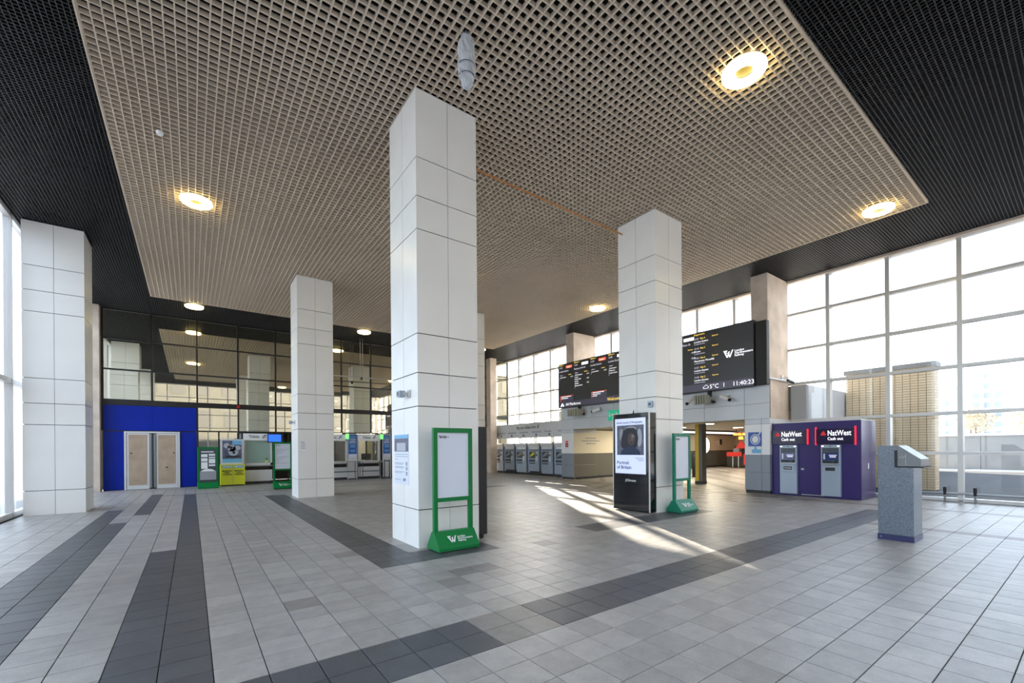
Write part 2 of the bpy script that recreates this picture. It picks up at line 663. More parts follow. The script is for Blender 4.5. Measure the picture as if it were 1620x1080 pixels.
for a, i, j, x, y in tiles[300:]:
    r = random.random()
    b.add([(x - hx, y - hy, -0.012), (x + hx, y - hy, -0.012), (x + hx, y + hy, -0.012), (x - hx, y + hy, -0.012),
           (x - hx, y - hy, 0), (x + hx, y - hy, 0), (x + hx, y + hy, 0), (x - hx, y + hy, 0)],
          [(4, 5, 6, 7), (0, 1, 5, 4), (1, 2, 6, 5), (2, 3, 7, 6), (3, 0, 4, 7)], TK.index(tile_kind(i, j)))
    tone += [r] * 5
ft = b.build('floor_tiles', TK, floor, kind='stuff')
at = ft.data.attributes.new('tone', 'FLOAT', 'FACE')
at.data.foreach_set('value', tone)

# ------------------------------------------------------------------ ceiling: dark plenum, black fine grid, beige egg-crate raft
ceiling = MB().box(XL - 0.1, XR + 0.1, YF - 0.1, YB + 0.1, 7.45, 7.6).build('ceiling', 'plenum_black', kind='structure')
RX0, RX1, RY0, RY1 = -1.1, 13.36, 2.36, 19.87
BL = 0.06
nx, ny = 120, 146
mesh_y = box_mesh('raft_blade', 0.016, RY1 - RY0, BL, 'raft_beige')
mesh_x = box_mesh('raft_blade', RX1 - RX0, 0.016, BL, 'raft_beige')
for k in range(nx + 1):
    inst('raft_blade', mesh_y, (RX0 + k * (RX1 - RX0) / nx, (RY0 + RY1) / 2, CZ + BL / 2), ceiling)
for k in range(ny + 1):
    inst('raft_blade', mesh_x, ((RX0 + RX1) / 2, RY0 + k * (RY1 - RY0) / ny, CZ + BL / 2 + 0.0006), ceiling)
# edge trim of the raft, standing a little below the black grid
for nm, a in (('raft_edge', (RX0 - 0.03, RX1 + 0.03, RY0 - 0.03, RY0 - 0.008)), ('raft_edge', (RX0 - 0.03, RX1 + 0.03, RY1 + 0.008, RY1 + 0.03)),
              ('raft_edge', (RX0 - 0.03, RX0 - 0.008, RY0 - 0.03, RY1 + 0.03)), ('raft_edge', (RX1 + 0.008, RX1 + 0.03, RY0 - 0.03, RY1 + 0.03))):
    box_part(nm, ceiling, 'raft_beige', a[0], a[1], a[2], a[3], CZ - 0.01, CZ + 0.1)
# black grid around it
BP, BT, BD, BZ = 0.062, 0.011, 0.045, CZ + 0.012
for (x0, x1, y0, y1) in ((XL, RX0 - 0.04, YF, YB), (RX1 + 0.04, XR, YF, YB), (RX0 - 0.04, RX1 + 0.04, YF, RY0 - 0.04), (RX0 - 0.04, RX1 + 0.04, RY1 + 0.04, YB)):
    b = MB()
    x = x0
    while x < x1:
        b.box(x, x + BT, y0, y1, BZ, BZ + BD)
        x += BP
    y = y0
    while y < y1:
        b.box(x0, x1, y, y + BT, BZ + 0.0004, BZ + BD - 0.0004)
        y += BP
    b.build('black_grid', 'grid_black', ceiling, kind='stuff')

# ------------------------------------------------------------------ glazing
def glazing(name, axis, plane, stops, zs, mw, md, tw, mats, skip=lambda a, z: False, wob=0.0, tset=None):
    """axis: the direction the wall runs ('x' or 'y'); mats = mullion, pane"""
    s = struct(name)
    lo, hi = stops[0], stops[-1]
    for a in stops:
        z0 = zs[0]
        if skip(a, -1) is not False and skip(a, -1):
            z0 = skip(a, -1)
        if axis == 'y':
            box_part('mullion', s, mats[0], plane - md / 2, plane + md / 2, a - mw / 2, a + mw / 2, z0, zs[-1])
        else:
            box_part('mullion', s, mats[0], a - mw / 2, a + mw / 2, plane - md / 2, plane + md / 2, z0, zs[-1])
    for n, (a, c) in enumerate(zip(stops[:-1], stops[1:])):
        for q, z in enumerate(zs):
            if z0_skip(skip, (a + c) / 2, z - 0.02):
                continue
            t = tw if not tset or q not in tset else tset[q]
            if axis == 'y':
                box_part('transom', s, mats[0], plane - md * 0.42, plane + md * 0.42, a + mw / 2, c - mw / 2, z - t / 2, z + t / 2)
            else:
                box_part('transom', s, mats[0], a + mw / 2, c - mw / 2, plane - md * 0.42, plane + md * 0.42, z - t / 2, z + t / 2)
        for q, (z, z2) in enumerate(zip(zs[:-1], zs[1:])):
            if z0_skip(skip, (a + c) / 2, (z + z2) / 2):
                continue
            rot = (random.uniform(-wob, wob), random.uniform(-wob, wob), random.uniform(-wob, wob)) if wob else None
            if axis == 'y':
                me = box_mesh('pane', 0.012, c - a - mw + 0.01, z2 - z - tw + 0.01, mats[1])
                inst('pane', me, (plane, (a + c) / 2, (z + z2) / 2), s, (0, rot[1], rot[2]) if rot else None)
            else:
                me = box_mesh('pane', c - a - mw + 0.01, 0.012, z2 - z - tw + 0.01, mats[1])
                inst('pane', me, ((a + c) / 2, plane, (z + z2) / 2), s, (rot[0], 0, rot[2]) if rot else None)
    return s


def z0_skip(skip, a, z):
    return bool(skip(a, z))


ZS = [0.06, 1.28, 2.34, 3.56, 4.69, 5.86, 6.93]
ystops = [22.6 - PITCH * k for k in range(17)][::-1]


def skip_r(a, z):
    if z == -1:                                    # mullion over the passage starts on its roof
        return 3.5 if 6.6 < a < 16.0 else False
    return 6.3 < a < 16.4 and z < 3.5


glazing('window_1', 'y', XR, ystops, ZS, 0.10, 0.24, 0.08, ('aluminium', 'glass_clear'), skip_r)
# left side: glazed doors and screens
lstops = [YF + 0.25 + k * 1.55 for k in range(16)]
glazing('window_2', 'y', XL, [y for y in lstops], [0.06, 3.12, 6.93], 0.07, 0.14, 0.12, ('aluminium', 'glass_clear'))
# front of the hall, behind the camera
fstops = [XL + 0.15 + PITCH * k for k in range(14)]
glazing('window_3', 'x', YF, fstops, [0.06, 2.34, 3.56, 4.69, 5.86, 6.93], 0.08, 0.15, 0.07, ('aluminium', 'glass_clear'))

# back: black framed reflective glazing above the ticket office
bstops = [-2.70 + PITCH * k for k in range(14)]
glazing('window_4', 'x', YB, bstops, [2.31, 3.40, 4.65, 5.82, 6.95], 0.06, 0.12, 0.055, ('frame_black', 'glass_mirror'),
        lambda a, z: (z != -1 and a < 0.2 and z < 3.35), wob=0.0035, tset={1: 0.21})
wb = struct('wall_back')
MB().box(XL - 0.1, XR + 0.1, YB + 0.25, YB + 0.4, 2.35, 7.5).build('office_screen', 'office_dark', wb)

# ------------------------------------------------------------------ blue hoarding with the boarded double door
blue = struct('wall_blue_panel')
blue.name = 'trim_1'
ORG['trim_1'] = Vector((0, 0, 0))
x0, x1 = -2.70, 0.19
box_part('panel', blue, 'blue_wall', x0 + 0.02, x1 - 0.02, YB - 0.06, YB, 2.31, 3.27)
box_part('panel', blue, 'blue_wall', x0 + 0.02, -2.10, YB - 0.06, YB, 0.02, 2.26)
box_part('panel', blue, 'blue_wall', -0.36, x1 - 0.02, YB - 0.06, YB, 0.02, 2.26)
box_part('frame', blue, 'frame_black', x0, x1, YB - 0.03, YB + 0.02, 0, 3.3)
door = struct('door_1')
for a in ((-2.09, -2.03, 0, 2.27), (-0.44, -0.38, 0, 2.27), (-2.03, -0.44, 2.21, 2.27)):
    box_part('door_frame', door, 'white_frame', a[0], a[1], YB - 0.12, YB - 0.04, a[2], a[3])
for s in (0, 1):
    a, c = (-2.02, -1.34) if s == 0 else (-1.13, -0.45)
    leaf = MB()
    leaf.box(a, c, YB - 0.10, YB - 0.05, 0.01, 2.2)
    lf = leaf.build('door_leaf', 'white_frame', door)
    box_part('ply_board', lf, 'hoarding_ply', a + 0.06, c - 0.07, YB - 0.108, YB - 0.098, 0.17, 2.14)
    k = MB()
    k.cyl(((a + 0.14) if s == 0 else (c - 0.12), YB - 0.125, 1.42), ((a + 0.14) if s == 0 else (c - 0.12), YB - 0.105, 1.42), 0.028)
    if s == 1:
        k.cyl((a + 0.33, YB - 0.125, 0.84), (a + 0.33, YB - 0.105, 0.84), 0.03)
    k.build('lock', 'black_matt', lf)
box_part('meeting_stile', door, 'steel', -1.33, -1.27, YB - 0.13, YB - 0.05, 0.05, 2.18)
box_part('meeting_stile', door, 'steel', -1.20, -1.14, YB - 0.13, YB - 0.05, 0.05, 2.18)
box_part('stile_gap', door, 'machine_dark', -1.27, -1.20, YB - 0.09, YB - 0.05, 0.03, 2.18)

# ------------------------------------------------------------------ concrete piers and back corner pilasters
for n, (px0, px1, py0, py1, z0, z1) in enumerate(((14.62, 16.12, 6.27, 6.78, 0, CZ + 0.02), (14.62, 16.12, 14.90, 15.42, 0, CZ + 0.02))):
    MB().box(px0, px1, py0, py1, z0, z1).build('trim_%d' % (n + 2), 'concrete', kind='structure', bevel=0.012)
MB().box(-2.98, -2.74, 22.1, 22.45, 0, CZ).build('trim_4', 'concrete', kind='structure')
MB().box(14.55, 15.0, 21.95, 22.4, 0, CZ).build('trim_5', 'concrete', kind='structure')
# bronze-beige head strip over the big window
MB().box(XR - 0.2, XR - 0.02, YF, YB, 6.9, 6.97).build('trim_6', 'concrete', kind='structure')

# ------------------------------------------------------------------ columns clad in white panels
LEV = [0.0, 0.579, 2.146, 2.653, 3.246, 4.819, 5.318, 5.904, 6.95]
CW = 1.062


def make_column(loc, label):
    x, y = loc
    c = thing('column', label, 'column', (x + CW / 2, y + CW / 2, 0), 'white clad columns')
    t = 0.03
    MB().box(x + 0.024, x + CW - 0.024, y + 0.024, y + CW - 0.024, 0, 6.95).build('column_core', 'panel_joint', c)
    h = CW / 2
    for z0, z1 in zip(LEV[:-1], LEV[1:]):
        zz, hz_ = (z0 + z1) / 2, z1 - z0 - 0.014
        if z0 == 0:
            zz, hz_ = z1 / 2 - 0.0035, z1 - 0.007
        for s in (0, 1):
            wd = h - 0.0035
            a = (wd / 2) if s == 0 else (CW - wd / 2)
            mx = box_mesh('panel', wd, t, hz_, 'white_panel')
            my = box_mesh('panel', t, wd - t * 1.02, hz_, 'white_panel')
            inst('panel', mx, (x + a, y + t / 2, zz), c)
            inst('panel', mx, (x + a, y + CW - t / 2, zz), c)
            b2 = a + (t * 0.5 if s == 0 else -t * 0.5)
            inst('panel', my, (x + t / 2, y + b2, zz), c)
            inst('panel', my, (x + CW - t / 2, y + b2, zz), c)
    return c


C1, C2, C3, C4, C5 = (2.747, 6.12), (2.668, 14.854), (8.557, 6.072), (-3.174, 14.955), (8.55, 14.90)
make_column(C1, 'tallest white panelled column in the middle, behind the nearest green sign stand')
make_column(C2, 'white panelled column near the ticket office, between the yellow newspaper bin and the posters')
make_column(C3, 'white panelled column carrying the tall black advertising screen')
make_column(C4, 'leftmost white panelled column, against the left glazing under the black ceiling')
make_column(C5, 'beige-lit column almost wholly hidden behind the middle white column')
make_column((-3.174, 6.12), 'white panelled column seen mirrored in the back glazing above the blue hoarding')

# ------------------------------------------------------------------ fascia over the passage, its piers and the passage beyond
wr = struct('wall_right')
ZO = 2.37
# core of the fascia, with panels hung on it
box_part('fascia_core', wr, 'panel_joint', XF + 0.02, XF + 0.06, 6.2, 15.72, ZO + 0.02, 3.62)
seams = [6.2, 6.97, 8.35, 9.75, 11.1, 12.45, 13.7, 14.89, 15.72]
for a, c in zip(seams[:-1], seams[1:]):
    for z0, z1 in ((ZO, 2.86), (2.86, 3.62)):
        box_part('panel', wr, 'cladding_grey', XF, XF + 0.03, a + 0.005, c - 0.005, z0 + 0.005, z1 - 0.005)
MB().box(XF, XR + 0.1, 6.2, 15.72, 3.62, 3.66).build('fascia_cap', 'cladding_grey', wr)
MB().box(XF + 0.06, XR + 0.03, 6.95, 14.9, ZO + 0.02, ZO + 0.06).build('soffit', 'hall_ceiling', wr)
# piers either side: white above, grey below, dark plinth
for (y0, y1, y2) in ((6.2, 6.45, 6.97), (14.89, 15.4, 15.72)):
    box_part('pier_core', wr, 'panel_joint', XF + 0.025, XR - 0.1, y0 + 0.025, y2 - 0.025, 0, ZO)
    box_part('plinth', wr, 'plinth_dark', XF + 0.03, XR - 0.1, y0 + 0.02, y2 - 0.02, 0, 0.1)
    for a, c in ((y0, y1), (y1, y2)):
        box_part('panel', wr, 'cladding_dark', XF, XF + 0.03, a + 0.004, c - 0.004, 0.1, 0.67)
        box_part('panel', wr, 'cladding_dark', XF, XF + 0.03, a + 0.004, c - 0.004, 0.678, 1.22)
        box_part('panel', wr, 'cladding_white', XF, XF + 0.03, a + 0.004, c - 0.004, 1.228, 2.2)
        box_part('panel', wr, 'cladding_grey', XF, XF + 0.03, a + 0.004, c - 0.004, 2.208, ZO - 0.004)
    for yy in (y0 + 0.002, y2 - 0.032):
        inner = yy > 7 and yy < 15
        for z0, z1, mm in ((0.1, 0.67, 'hall_grey' if inner else 'cladding_dark'), (0.678, 1.22, 'hall_grey' if inner else 'cladding_dark'), (1.228, 2.2, 'hall_cream' if inner else 'cladding_white'), (2.208, ZO, 'cladding_grey')):
            box_part('panel', wr, mm, XF + 0.032, XR - 0.1, yy, yy + 0.03, z0, z1)
# passage: ceiling, side walls, end wall
MB().box(XR + 0.03, 34.6, 5.9, 17.7, 2.72, 3.5).build('ceiling_passage', 'hall_ceiling', kind='structure')
MB().box(XR + 0.02, 34.6, 5.75, 5.9, 0, 3.5).build('wall_passage_near', 'wing_grey', kind='structure')
for pn, (xa, xb, yy) in enumerate(((XR - 0.1, 20.5, 15.0), (20.5, 34.4, 17.2))):
    ph = struct(('wall_passage_left', 'wall_passage_far')[pn], (xa, yy, 0))
    n = max(1, int((xb - xa) / 2.1))
    for k in range(n):
        a, c = xa + (xb - xa) * k / n, xa + (xb - xa) * (k + 1) / n
        box_part('panel', ph, 'hall_cream', a + 0.006, c - 0.006, yy, yy + 0.04, 1.22, 2.34)
        box_part('panel', ph, 'hall_grey', a + 0.006, c - 0.006, yy, yy + 0.04, 0.67, 1.21)
        box_part('panel', ph, 'hall_grey', a + 0.006, c - 0.006, yy, yy + 0.04, 0.1, 0.66)
    box_part('backing', ph, 'hall_grey', xa, xb, yy + 0.03, yy + 0.14, 0, 2.715)
    box_part('plinth', ph, 'plinth_dark', xa, xb, yy - 0.01, yy + 0.03, 0, 0.1)
MB().box(20.4, 20.55, 15.15, 17.35, 0, 2.72).build('wall_passage_return', 'hall_cream', kind='structure')
MB().box(34.4, 34.6, 5.9, 17.35, 0, 2.72).build('wall_passage_end', 'hall_cream', kind='structure')
MB().box(20.5, 34.5, 17.35, 17.5, 0, 2.72).build('wall_passage_outer', 'wall_out_grey', kind='structure')

MB().box(16.12, 16.24, 5.75, 6.2, 0, 3.5).build('wall_passage_corner', 'wing_grey', kind='structure')

# ------------------------------------------------------------------ walls closing the dark roof space
for k, a in enumerate(((XL - 0.12, XL + 0.02, YF, YB + 0.1), (XR - 0.02, XR + 0.12, YF, YB + 0.1))):
    MB().box(a[0], a[1], a[2], a[3], 6.97, 7.5).build('trim_%d' % (7 + k), 'plenum_black', kind='structure')
MB().box(XL, XR, YF - 0.12, YF + 0.02, 6.97, 7.5).build('trim_9', 'plenum_black', kind='structure')

# ------------------------------------------------------------------ ticket office front under the glazing
LB = YB - 0.02
# lower reflective glass beside the hoarding and further right
def low_pane(a, c, z0=0.08, z1=2.28, material='glass_mirror'):
    box_part('pane', wb, material, a, c, LB, LB + 0.012, z0, z1)


low_pane(0.24, 0.94)
low_pane(0.96, 1.66)
for k in range(8):
    low_pane(8.95 + k * 0.9, 8.95 + k * 0.9 + 0.86)
for z0, z1 in ((0.06, 2.31), (2.36, 4.62), (4.67, 6.93)):
    box_part('pane', wb, 'glass_mirror', XL + 0.05, -2.685, LB, LB + 0.012, z0, z1)
for z in (0.03, 2.335, 4.645):
    box_part('transom', wb, 'frame_black', XL, -2.72, YB - 0.05, YB + 0.05, z - 0.03, z + 0.03)
box_part('sill', wb, 'frame_black', 0.2, XR, YB - 0.05, YB + 0.05, 0, 0.08)
for x in (0.22, 0.95, 1.69, 3.62, 3.78, 5.55, 6.29, 6.74, 7.93, 8.5, 8.92):
    box_part('post', wb, 'frame_black' if x not in (6.29, 6.74, 5.55, 7.93, 8.5) else 'white_frame', x - 0.025, x + 0.025, YB - 0.06, YB + 0.04, 0, 2.31)
# office interior behind the counters
box_part('office_back', wb, 'office_dark', 0.2, 9.0, 25.2, 25.3, 0, 2.5)
box_part('office_ceiling', wb, 'hall_ceiling', 0.2, 9.0, YB + 0.05, 25.3, 2.36, 2.42)
box_part('office_floor', wb, 'office_dark', 0.2, 9.0, YB + 0.05, 25.3, -0.1, -0.01)
box_part('office_partition', wb, 'office_dark', 1.75, 1.83, YB + 0.05, 25.2, 0, 2.36)
box_part('office_partition', wb, 'office_dark', 8.9, 8.98, YB + 0.05, 25.2, 0, 2.36)
box_part('office_lining', wb, 'office_olive', 5.2, 6.2, 25.0, 25.1, 0.9, 2.3)
box_part('office_lining', wb, 'hall_cream', 7.3, 8.0, 25.0, 25.1, 0.6, 2.3)
box_part('office_lining', wb, 'office_olive', 8.1, 8.4, 25.0, 25.1, 0.6, 2.3)
box_part('ceiling_light', wb, 'tube_glow', 5.2, 6.4, 23.9, 24.0, 2.33, 2.36)
box_part('ceiling_light', wb, 'tube_glow', 7.0, 8.2, 23.9, 24.0, 2.33, 2.36)


def ticket_window(x0, x1, label, glass, sign_x0, sign_x1):
    xc = (x0 + x1) / 2
    t = thing('ticket_window', label, 'ticket window', (xc, YB, 0), 'ticket office windows')
    y = YB - 0.1
    MB().box(x0, x1, y, YB, 0.12, 0.62).build('lower_panel', 'white_frame', t, bevel=0.004)
    MB().box(x0, x1, y + 0.03, YB, 0.0, 0.12).build('kick_plate', 'plinth_dark', t)
    MB().box(x0, x1, y - 0.05, YB + 0.1, 0.78, 0.83).build('counter', 'steel', t, bevel=0.004)
    MB().box(x0 + 0.03, x1 - 0.1, y + 0.05, YB, 0.62, 0.78).build('cash_slot', 'black_matt', t)
    f = MB()
    f.box(x0, x0 + 0.07, y, YB, 0.83, 2.0).box(x1 - 0.07, x1, y, YB, 0.83, 2.0).box(x0, x1, y, YB, 0.83, 0.93).box(x0, x1, y, YB, 1.93, 2.0)
    f.build('window_frame', 'white_frame', t)
    MB().box(x0 + 0.07, x1 - 0.07, YB - 0.05, YB - 0.035, 0.93, 1.93).build('window_glass', glass, t)
    s = MB().box(sign_x0, sign_x1, y - 0.03, YB - 0.02, 1.93, 2.24).build('header_sign', 'print_white', t)
    text(t, 'print_navy', 'Tickets', 0.17, face_m('-Y', sign_x0 + (sign_x1 - sign_x0) * 0.22, y - 0.034, 2.05), width=0.40 if sign_x1 - sign_x0 < 1.15 else 0.42, bold=0.012)
    # slanted rail emblem beside the word
    e = MB()
    ex = sign_x0 + (sign_x1 - sign_x0) * 0.22 + 0.5
    for dz in (0, 0.07):
        e.prism([(ex + 0.0 + dz * 0.5, 2.06 + dz), (ex + 0.16 + dz * 0.5, 2.075 + dz), (ex + 0.165 + dz * 0.5, 2.095 + dz), (ex + 0.005 + dz * 0.5, 2.08 + dz)], 'y', y - 0.036, y - 0.03)
    e.prism([(ex + 0.02, 2.03), (ex + 0.05, 2.03), (ex + 0.16, 2.2), (ex + 0.13, 2.2)], 'y', y - 0.036, y - 0.03)
    e.build('rail_emblem', 'print_navy', t)
    return t


tw1 = ticket_window(1.83, 2.95, 'closed ticket window with pale green blind, beside the yellow newspaper bin', 'glass_green', 1.83, 2.80)
st = MB()
st.box(2.68, 2.78, YB - 0.056, YB - 0.05, 0.95, 1.03)
st.build('yellow_sticker', 'metro_yellow', tw1)
MB().box(2.70, 2.78, YB - 0.056, YB - 0.05, 1.08, 1.14).build('green_sticker', 'green_paint', tw1)
ticket_window(3.80, 5.05, 'ticket window hidden behind the white column near the ticket office', 'glass_clear', 3.80, 4.90)
ticket_window(5.10, 6.26, 'open ticket window just right of the white column near the ticket office', 'glass_clear', 5.10, 6.18)
ticket_window(6.78, 7.90, 'open ticket window between the two tall blue posters', 'glass_clear', 6.78, 7.90)

# blue queue display next to the first window
t = thing('display_screen', 'small bright blue display screen above the green stand by the tickets sign', 'screen', (3.06, YB - 0.2, 1.9))
MB().box(2.76, 3.40, YB - 0.24, YB - 0.16, 1.84, 2.25).build('casing', 'black_matt', t)
sc_ = MB().box(2.79, 3.30, YB - 0.246, YB - 0.24, 1.88, 2.20).build('display', 'screen_blue', t)
MB().box(3.05, 3.25, YB - 0.15, YB - 0.065, 1.98, 2.08).build('wall_bracket', 'black_matt', t)
# CCTV notice on the post left of the first window
t = thing('notice', 'small black and white notice left of the tickets sign', 'notice', (1.73, YB - 0.09, 1.98))
MB().box(1.62, 1.83, YB - 0.1, YB - 0.08, 1.98, 2.28).build('notice_board', 'print_black', t)
b = MB()
b.prism([(1.68, 2.02), (1.77, 2.02), (1.75, 2.24), (1.70, 2.24)], 'y', YB - 0.104, YB - 0.1)
b.build('figure_print', 'print_grey', t)

for (x0, x1, lab) in ((6.32, 6.72, 'tall blue poster left of the rightmost tickets sign'), (8.09, 8.46, 'tall blue poster right of the rightmost tickets sign, at the middle column')):
    t = thing('poster', lab, 'poster', ((x0 + x1) / 2, YB - 0.12, 1.1), 'tall blue posters by the ticket windows')
    MB().box(x0, x1, YB - 0.13, YB - 0.10, 1.10, 2.24).build('poster_sheet', 'print_blue', t)
    MB().box(x0, x1, YB - 0.136, YB - 0.13, 1.10, 1.27).build('poster_foot', 'poster_white', t)
    b = MB()
    for z, wd in ((2.12, .30), (2.05, .24), (1.72, .28), (1.66, .22), (1.60, .26), (1.44, .28), (1.38, .2)):
        b.box((x0 + x1) / 2 - wd / 2, (x0 + x1) / 2 + wd / 2, YB - 0.136, YB - 0.13, z, z + 0.035)
    b.build('small_print', 'print_sky', t, kind='stuff')
    text(t, 'print_white', 'TICKET', 0.13, face_m('-Y', x0 + 0.04, YB - 0.134, 1.93), width=x1 - x0 - 0.08, bold=0.015)
    text(t, 'print_white', 'ENTRY', 0.13, face_m('-Y', x0 + 0.04, YB - 0.134, 1.81), width=x1 - x0 - 0.08, bold=0.015)
    pst = MB().box(x0 - 0.03, x1 + 0.03, YB - 0.10, YB - 0.065, 0.05, 2.28).build('poster_backing', 'white_frame', t)
for x, lab in ((6.25, 'small green lit sign beside the second visible tickets sign'), (7.99, 'small green lit sign right of the rightmost tickets sign')):
    b = MB().box(x - 0.07, x + 0.08, YB - 0.2, YB - 0.14, 2.02, 2.28)
    b.box(x - 0.02, x + 0.03, YB - 0.14, YB - 0.04, 2.1, 2.2)
    o = b.build('lit_sign', 'signal_green')
    tag(o, lab, 'lit sign', 'green lit window signs')
# clerk monitors behind the glass
for x, lab in ((5.75, 'dark monitor behind the open ticket window nearest the white column'), (7.35, 'dark monitor behind the ticket window between the blue posters')):
    t = thing('monitor', lab, 'monitor', (x, YB + 0.35, 0.83), 'monitors in the ticket office')
    MB().box(x - 0.25, x + 0.25, YB + 0.33, YB + 0.37, 0.95, 1.28).build('monitor_screen', 'black_matt', t)
    MB().box(x - 0.03, x + 0.03, YB + 0.34, YB + 0.37, 0.84, 0.96).build('monitor_neck', 'black_matt', t)
    MB().box(x - 0.13, x + 0.13, YB + 0.26, YB + 0.44, 0.83, 0.845).build('monitor_foot', 'black_matt', t)
o = MB().box(5.1, 8.5, YB + 0.15, YB + 0.62, 0.79, 0.83).box(5.2, 5.25, YB + .2, YB + .55, 0, .79).box(8.3, 8.35, YB + .2, YB + .55, 0, .79).build('office_desk', 'print_grey')
tag(o, 'long grey clerk desk inside the ticket office', 'desk')

# metal queue frames in front of the windows
for (x0, x1, y, lab) in ((4.9, 6.55, 21.85, 'dark metal queue table frame right of the white column by the ticket windows'), (6.75, 7.75, 21.75, 'dark metal queue table frame in front of the ticket window between the posters')):
    t = thing('queue_table', lab, 'table', ((x0 + x1) / 2, y, 0), 'queue tables')
    for a in (x0, x1):
        for yy in (y - 0.22, y + 0.22):
            MB().cyl((a, yy, 0), (a, yy, 0.9), 0.017, n=8).build('leg', 'machine_dark', t)
    MB().box(x0 - 0.02, x1 + 0.02, y - 0.24, y + 0.24, 0.9, 0.93).build('table_top', 'steel', t)
    b = MB()
    for yy in (y - 0.22, y + 0.22):
        b.cyl((x0, yy, 0.42), (x1, yy, 0.42), 0.011, n=8)
    b.build('stretcher', 'machine_dark', t)
t = thing('queue_post', 'pair of slim dark posts at the right of the queue tables', 'post', (8.05, 21.75, 0))
for x in (7.92, 8.18):
    MB().cyl((x, 21.75, 0.02), (x, 21.75, 0.98), 0.025, n=10).build('upright', 'machine_dark', t)
    MB().cyl((x, 21.75, 0), (x, 21.75, 0.02), 0.14, n=16).build('foot', 'machine_dark', t)
MB().box(7.92, 8.18, 21.745, 21.755, 0.88, 0.93).build('belt', 'black_matt', t)
t = thing('waste_bin', 'dark box bin by the ticket office, left edge of the middle column', 'bin', (8.65, 21.6, 0))
MB().box(8.42, 8.85, 21.4, 21.8, 0, 0.82).build('bin_body', 'black_matt', t, bevel=0.01)
MB().box(8.40, 8.87, 21.38, 21.82, 0.82, 0.88).build('bin_lid', 'machine_dark', t, bevel=0.01)

# ------------------------------------------------------------------ leaflet stand with white notices (left)
t = thing('leaflet_stand', 'green leaflet stand with white notices on a dark board, by the blue hoarding', 'display stand', (0.53, 21.25, 0))
x0, x1, y = 0.185, 0.875, 21.1
MB().prism([(y - 0.12, 0), (y - 0.12, 0.06), (y - 0.02, 0.24), (y + 0.10, 0.24), (y + 0.30, 0.06), (y + 0.30, 0)], 'x', x0, x1).build('base', 'green_paint', t)
f = MB().box(x0, x0 + 0.07, y, y + 0.07, 0.24, 1.64).box(x1 - 0.07, x1, y, y + 0.07, 0.24, 1.64).box(x0 + .07, x1 - .07, y, y + 0.07, 1.56, 1.64)
f.build('frame', 'green_paint', t)
bd = MB().box(x0 + 0.07, x1 - 0.07, y + 0.02, y + 0.05, 0.24, 1.56).build('back_board', 'machine_dark', t)
for (a, c, z0, z1) in ((.09, .30, 1.24, 1.36), (.09, .30, 1.07, 1.20), (.09, .30, .78, 1.04), (.34, .55, 1.29, 1.37), (.34, .55, 1.20, 1.25), (.34, .55, .99, 1.17), (.34, .55, .88, .95), (.09, .5, 1.43, 1.47)):
    box_part('notice', bd, 'print_white', x0 + a + 0.03, x0 + c + 0.03, y + 0.014, y + 0.02, z0, z1)
MB().box(x0 + 0.08, x1 - 0.08, y - 0.04, y + 0.02, 0.34, 0.68).build('leaflet_box', 'print_grey', t)
MB().prism([(x0 + 0.1, .68), (x1 - 0.1, .68), (x1 - .22, .76), (x0 + .3, .78), (x0 + .18, .74)], 'y', y - 0.02, y + 0.01).build('leaflets', 'print_white', t)


def lnr_logo(parent, material, mtx, s, small=False, tcol=None, name='logo_mark'):
    """slanted W emblem and three lines of lettering; local plane x right, y up"""
    b = MB()
    polys = [[(0, .70), (.40, .70), (.35, .58), (.20, .58), (.44, 0), (.33, 0)],
             [(.26, .50), (.36, .50), (.40, .40), (.30, .40)],
             [(.33, 0), (.44, 0), (.66, .58), (.56, .58)],
             [(.58, 0), (.70, 0), (1.0, .70), (.88, .70)],
             [(.47, .42), (.53, .56), (.70, .0), (.58, 0)]]
    for p in polys:
        b.prism([(q[0] * s, q[1] * s) for q in p], 'z', 0, 0.003)
    b.xf(mtx)
    b.build(name, material, parent)
    tc = tcol or material
    for k, tx in enumerate(('London', 'Northwestern', 'Railway')):
        text(parent, tc, tx, 0.30 * s, mtx @ Matrix.Translation((1.12 * s, (0.47 - 0.235 * k) * s, 0.001)), bold=0.01)


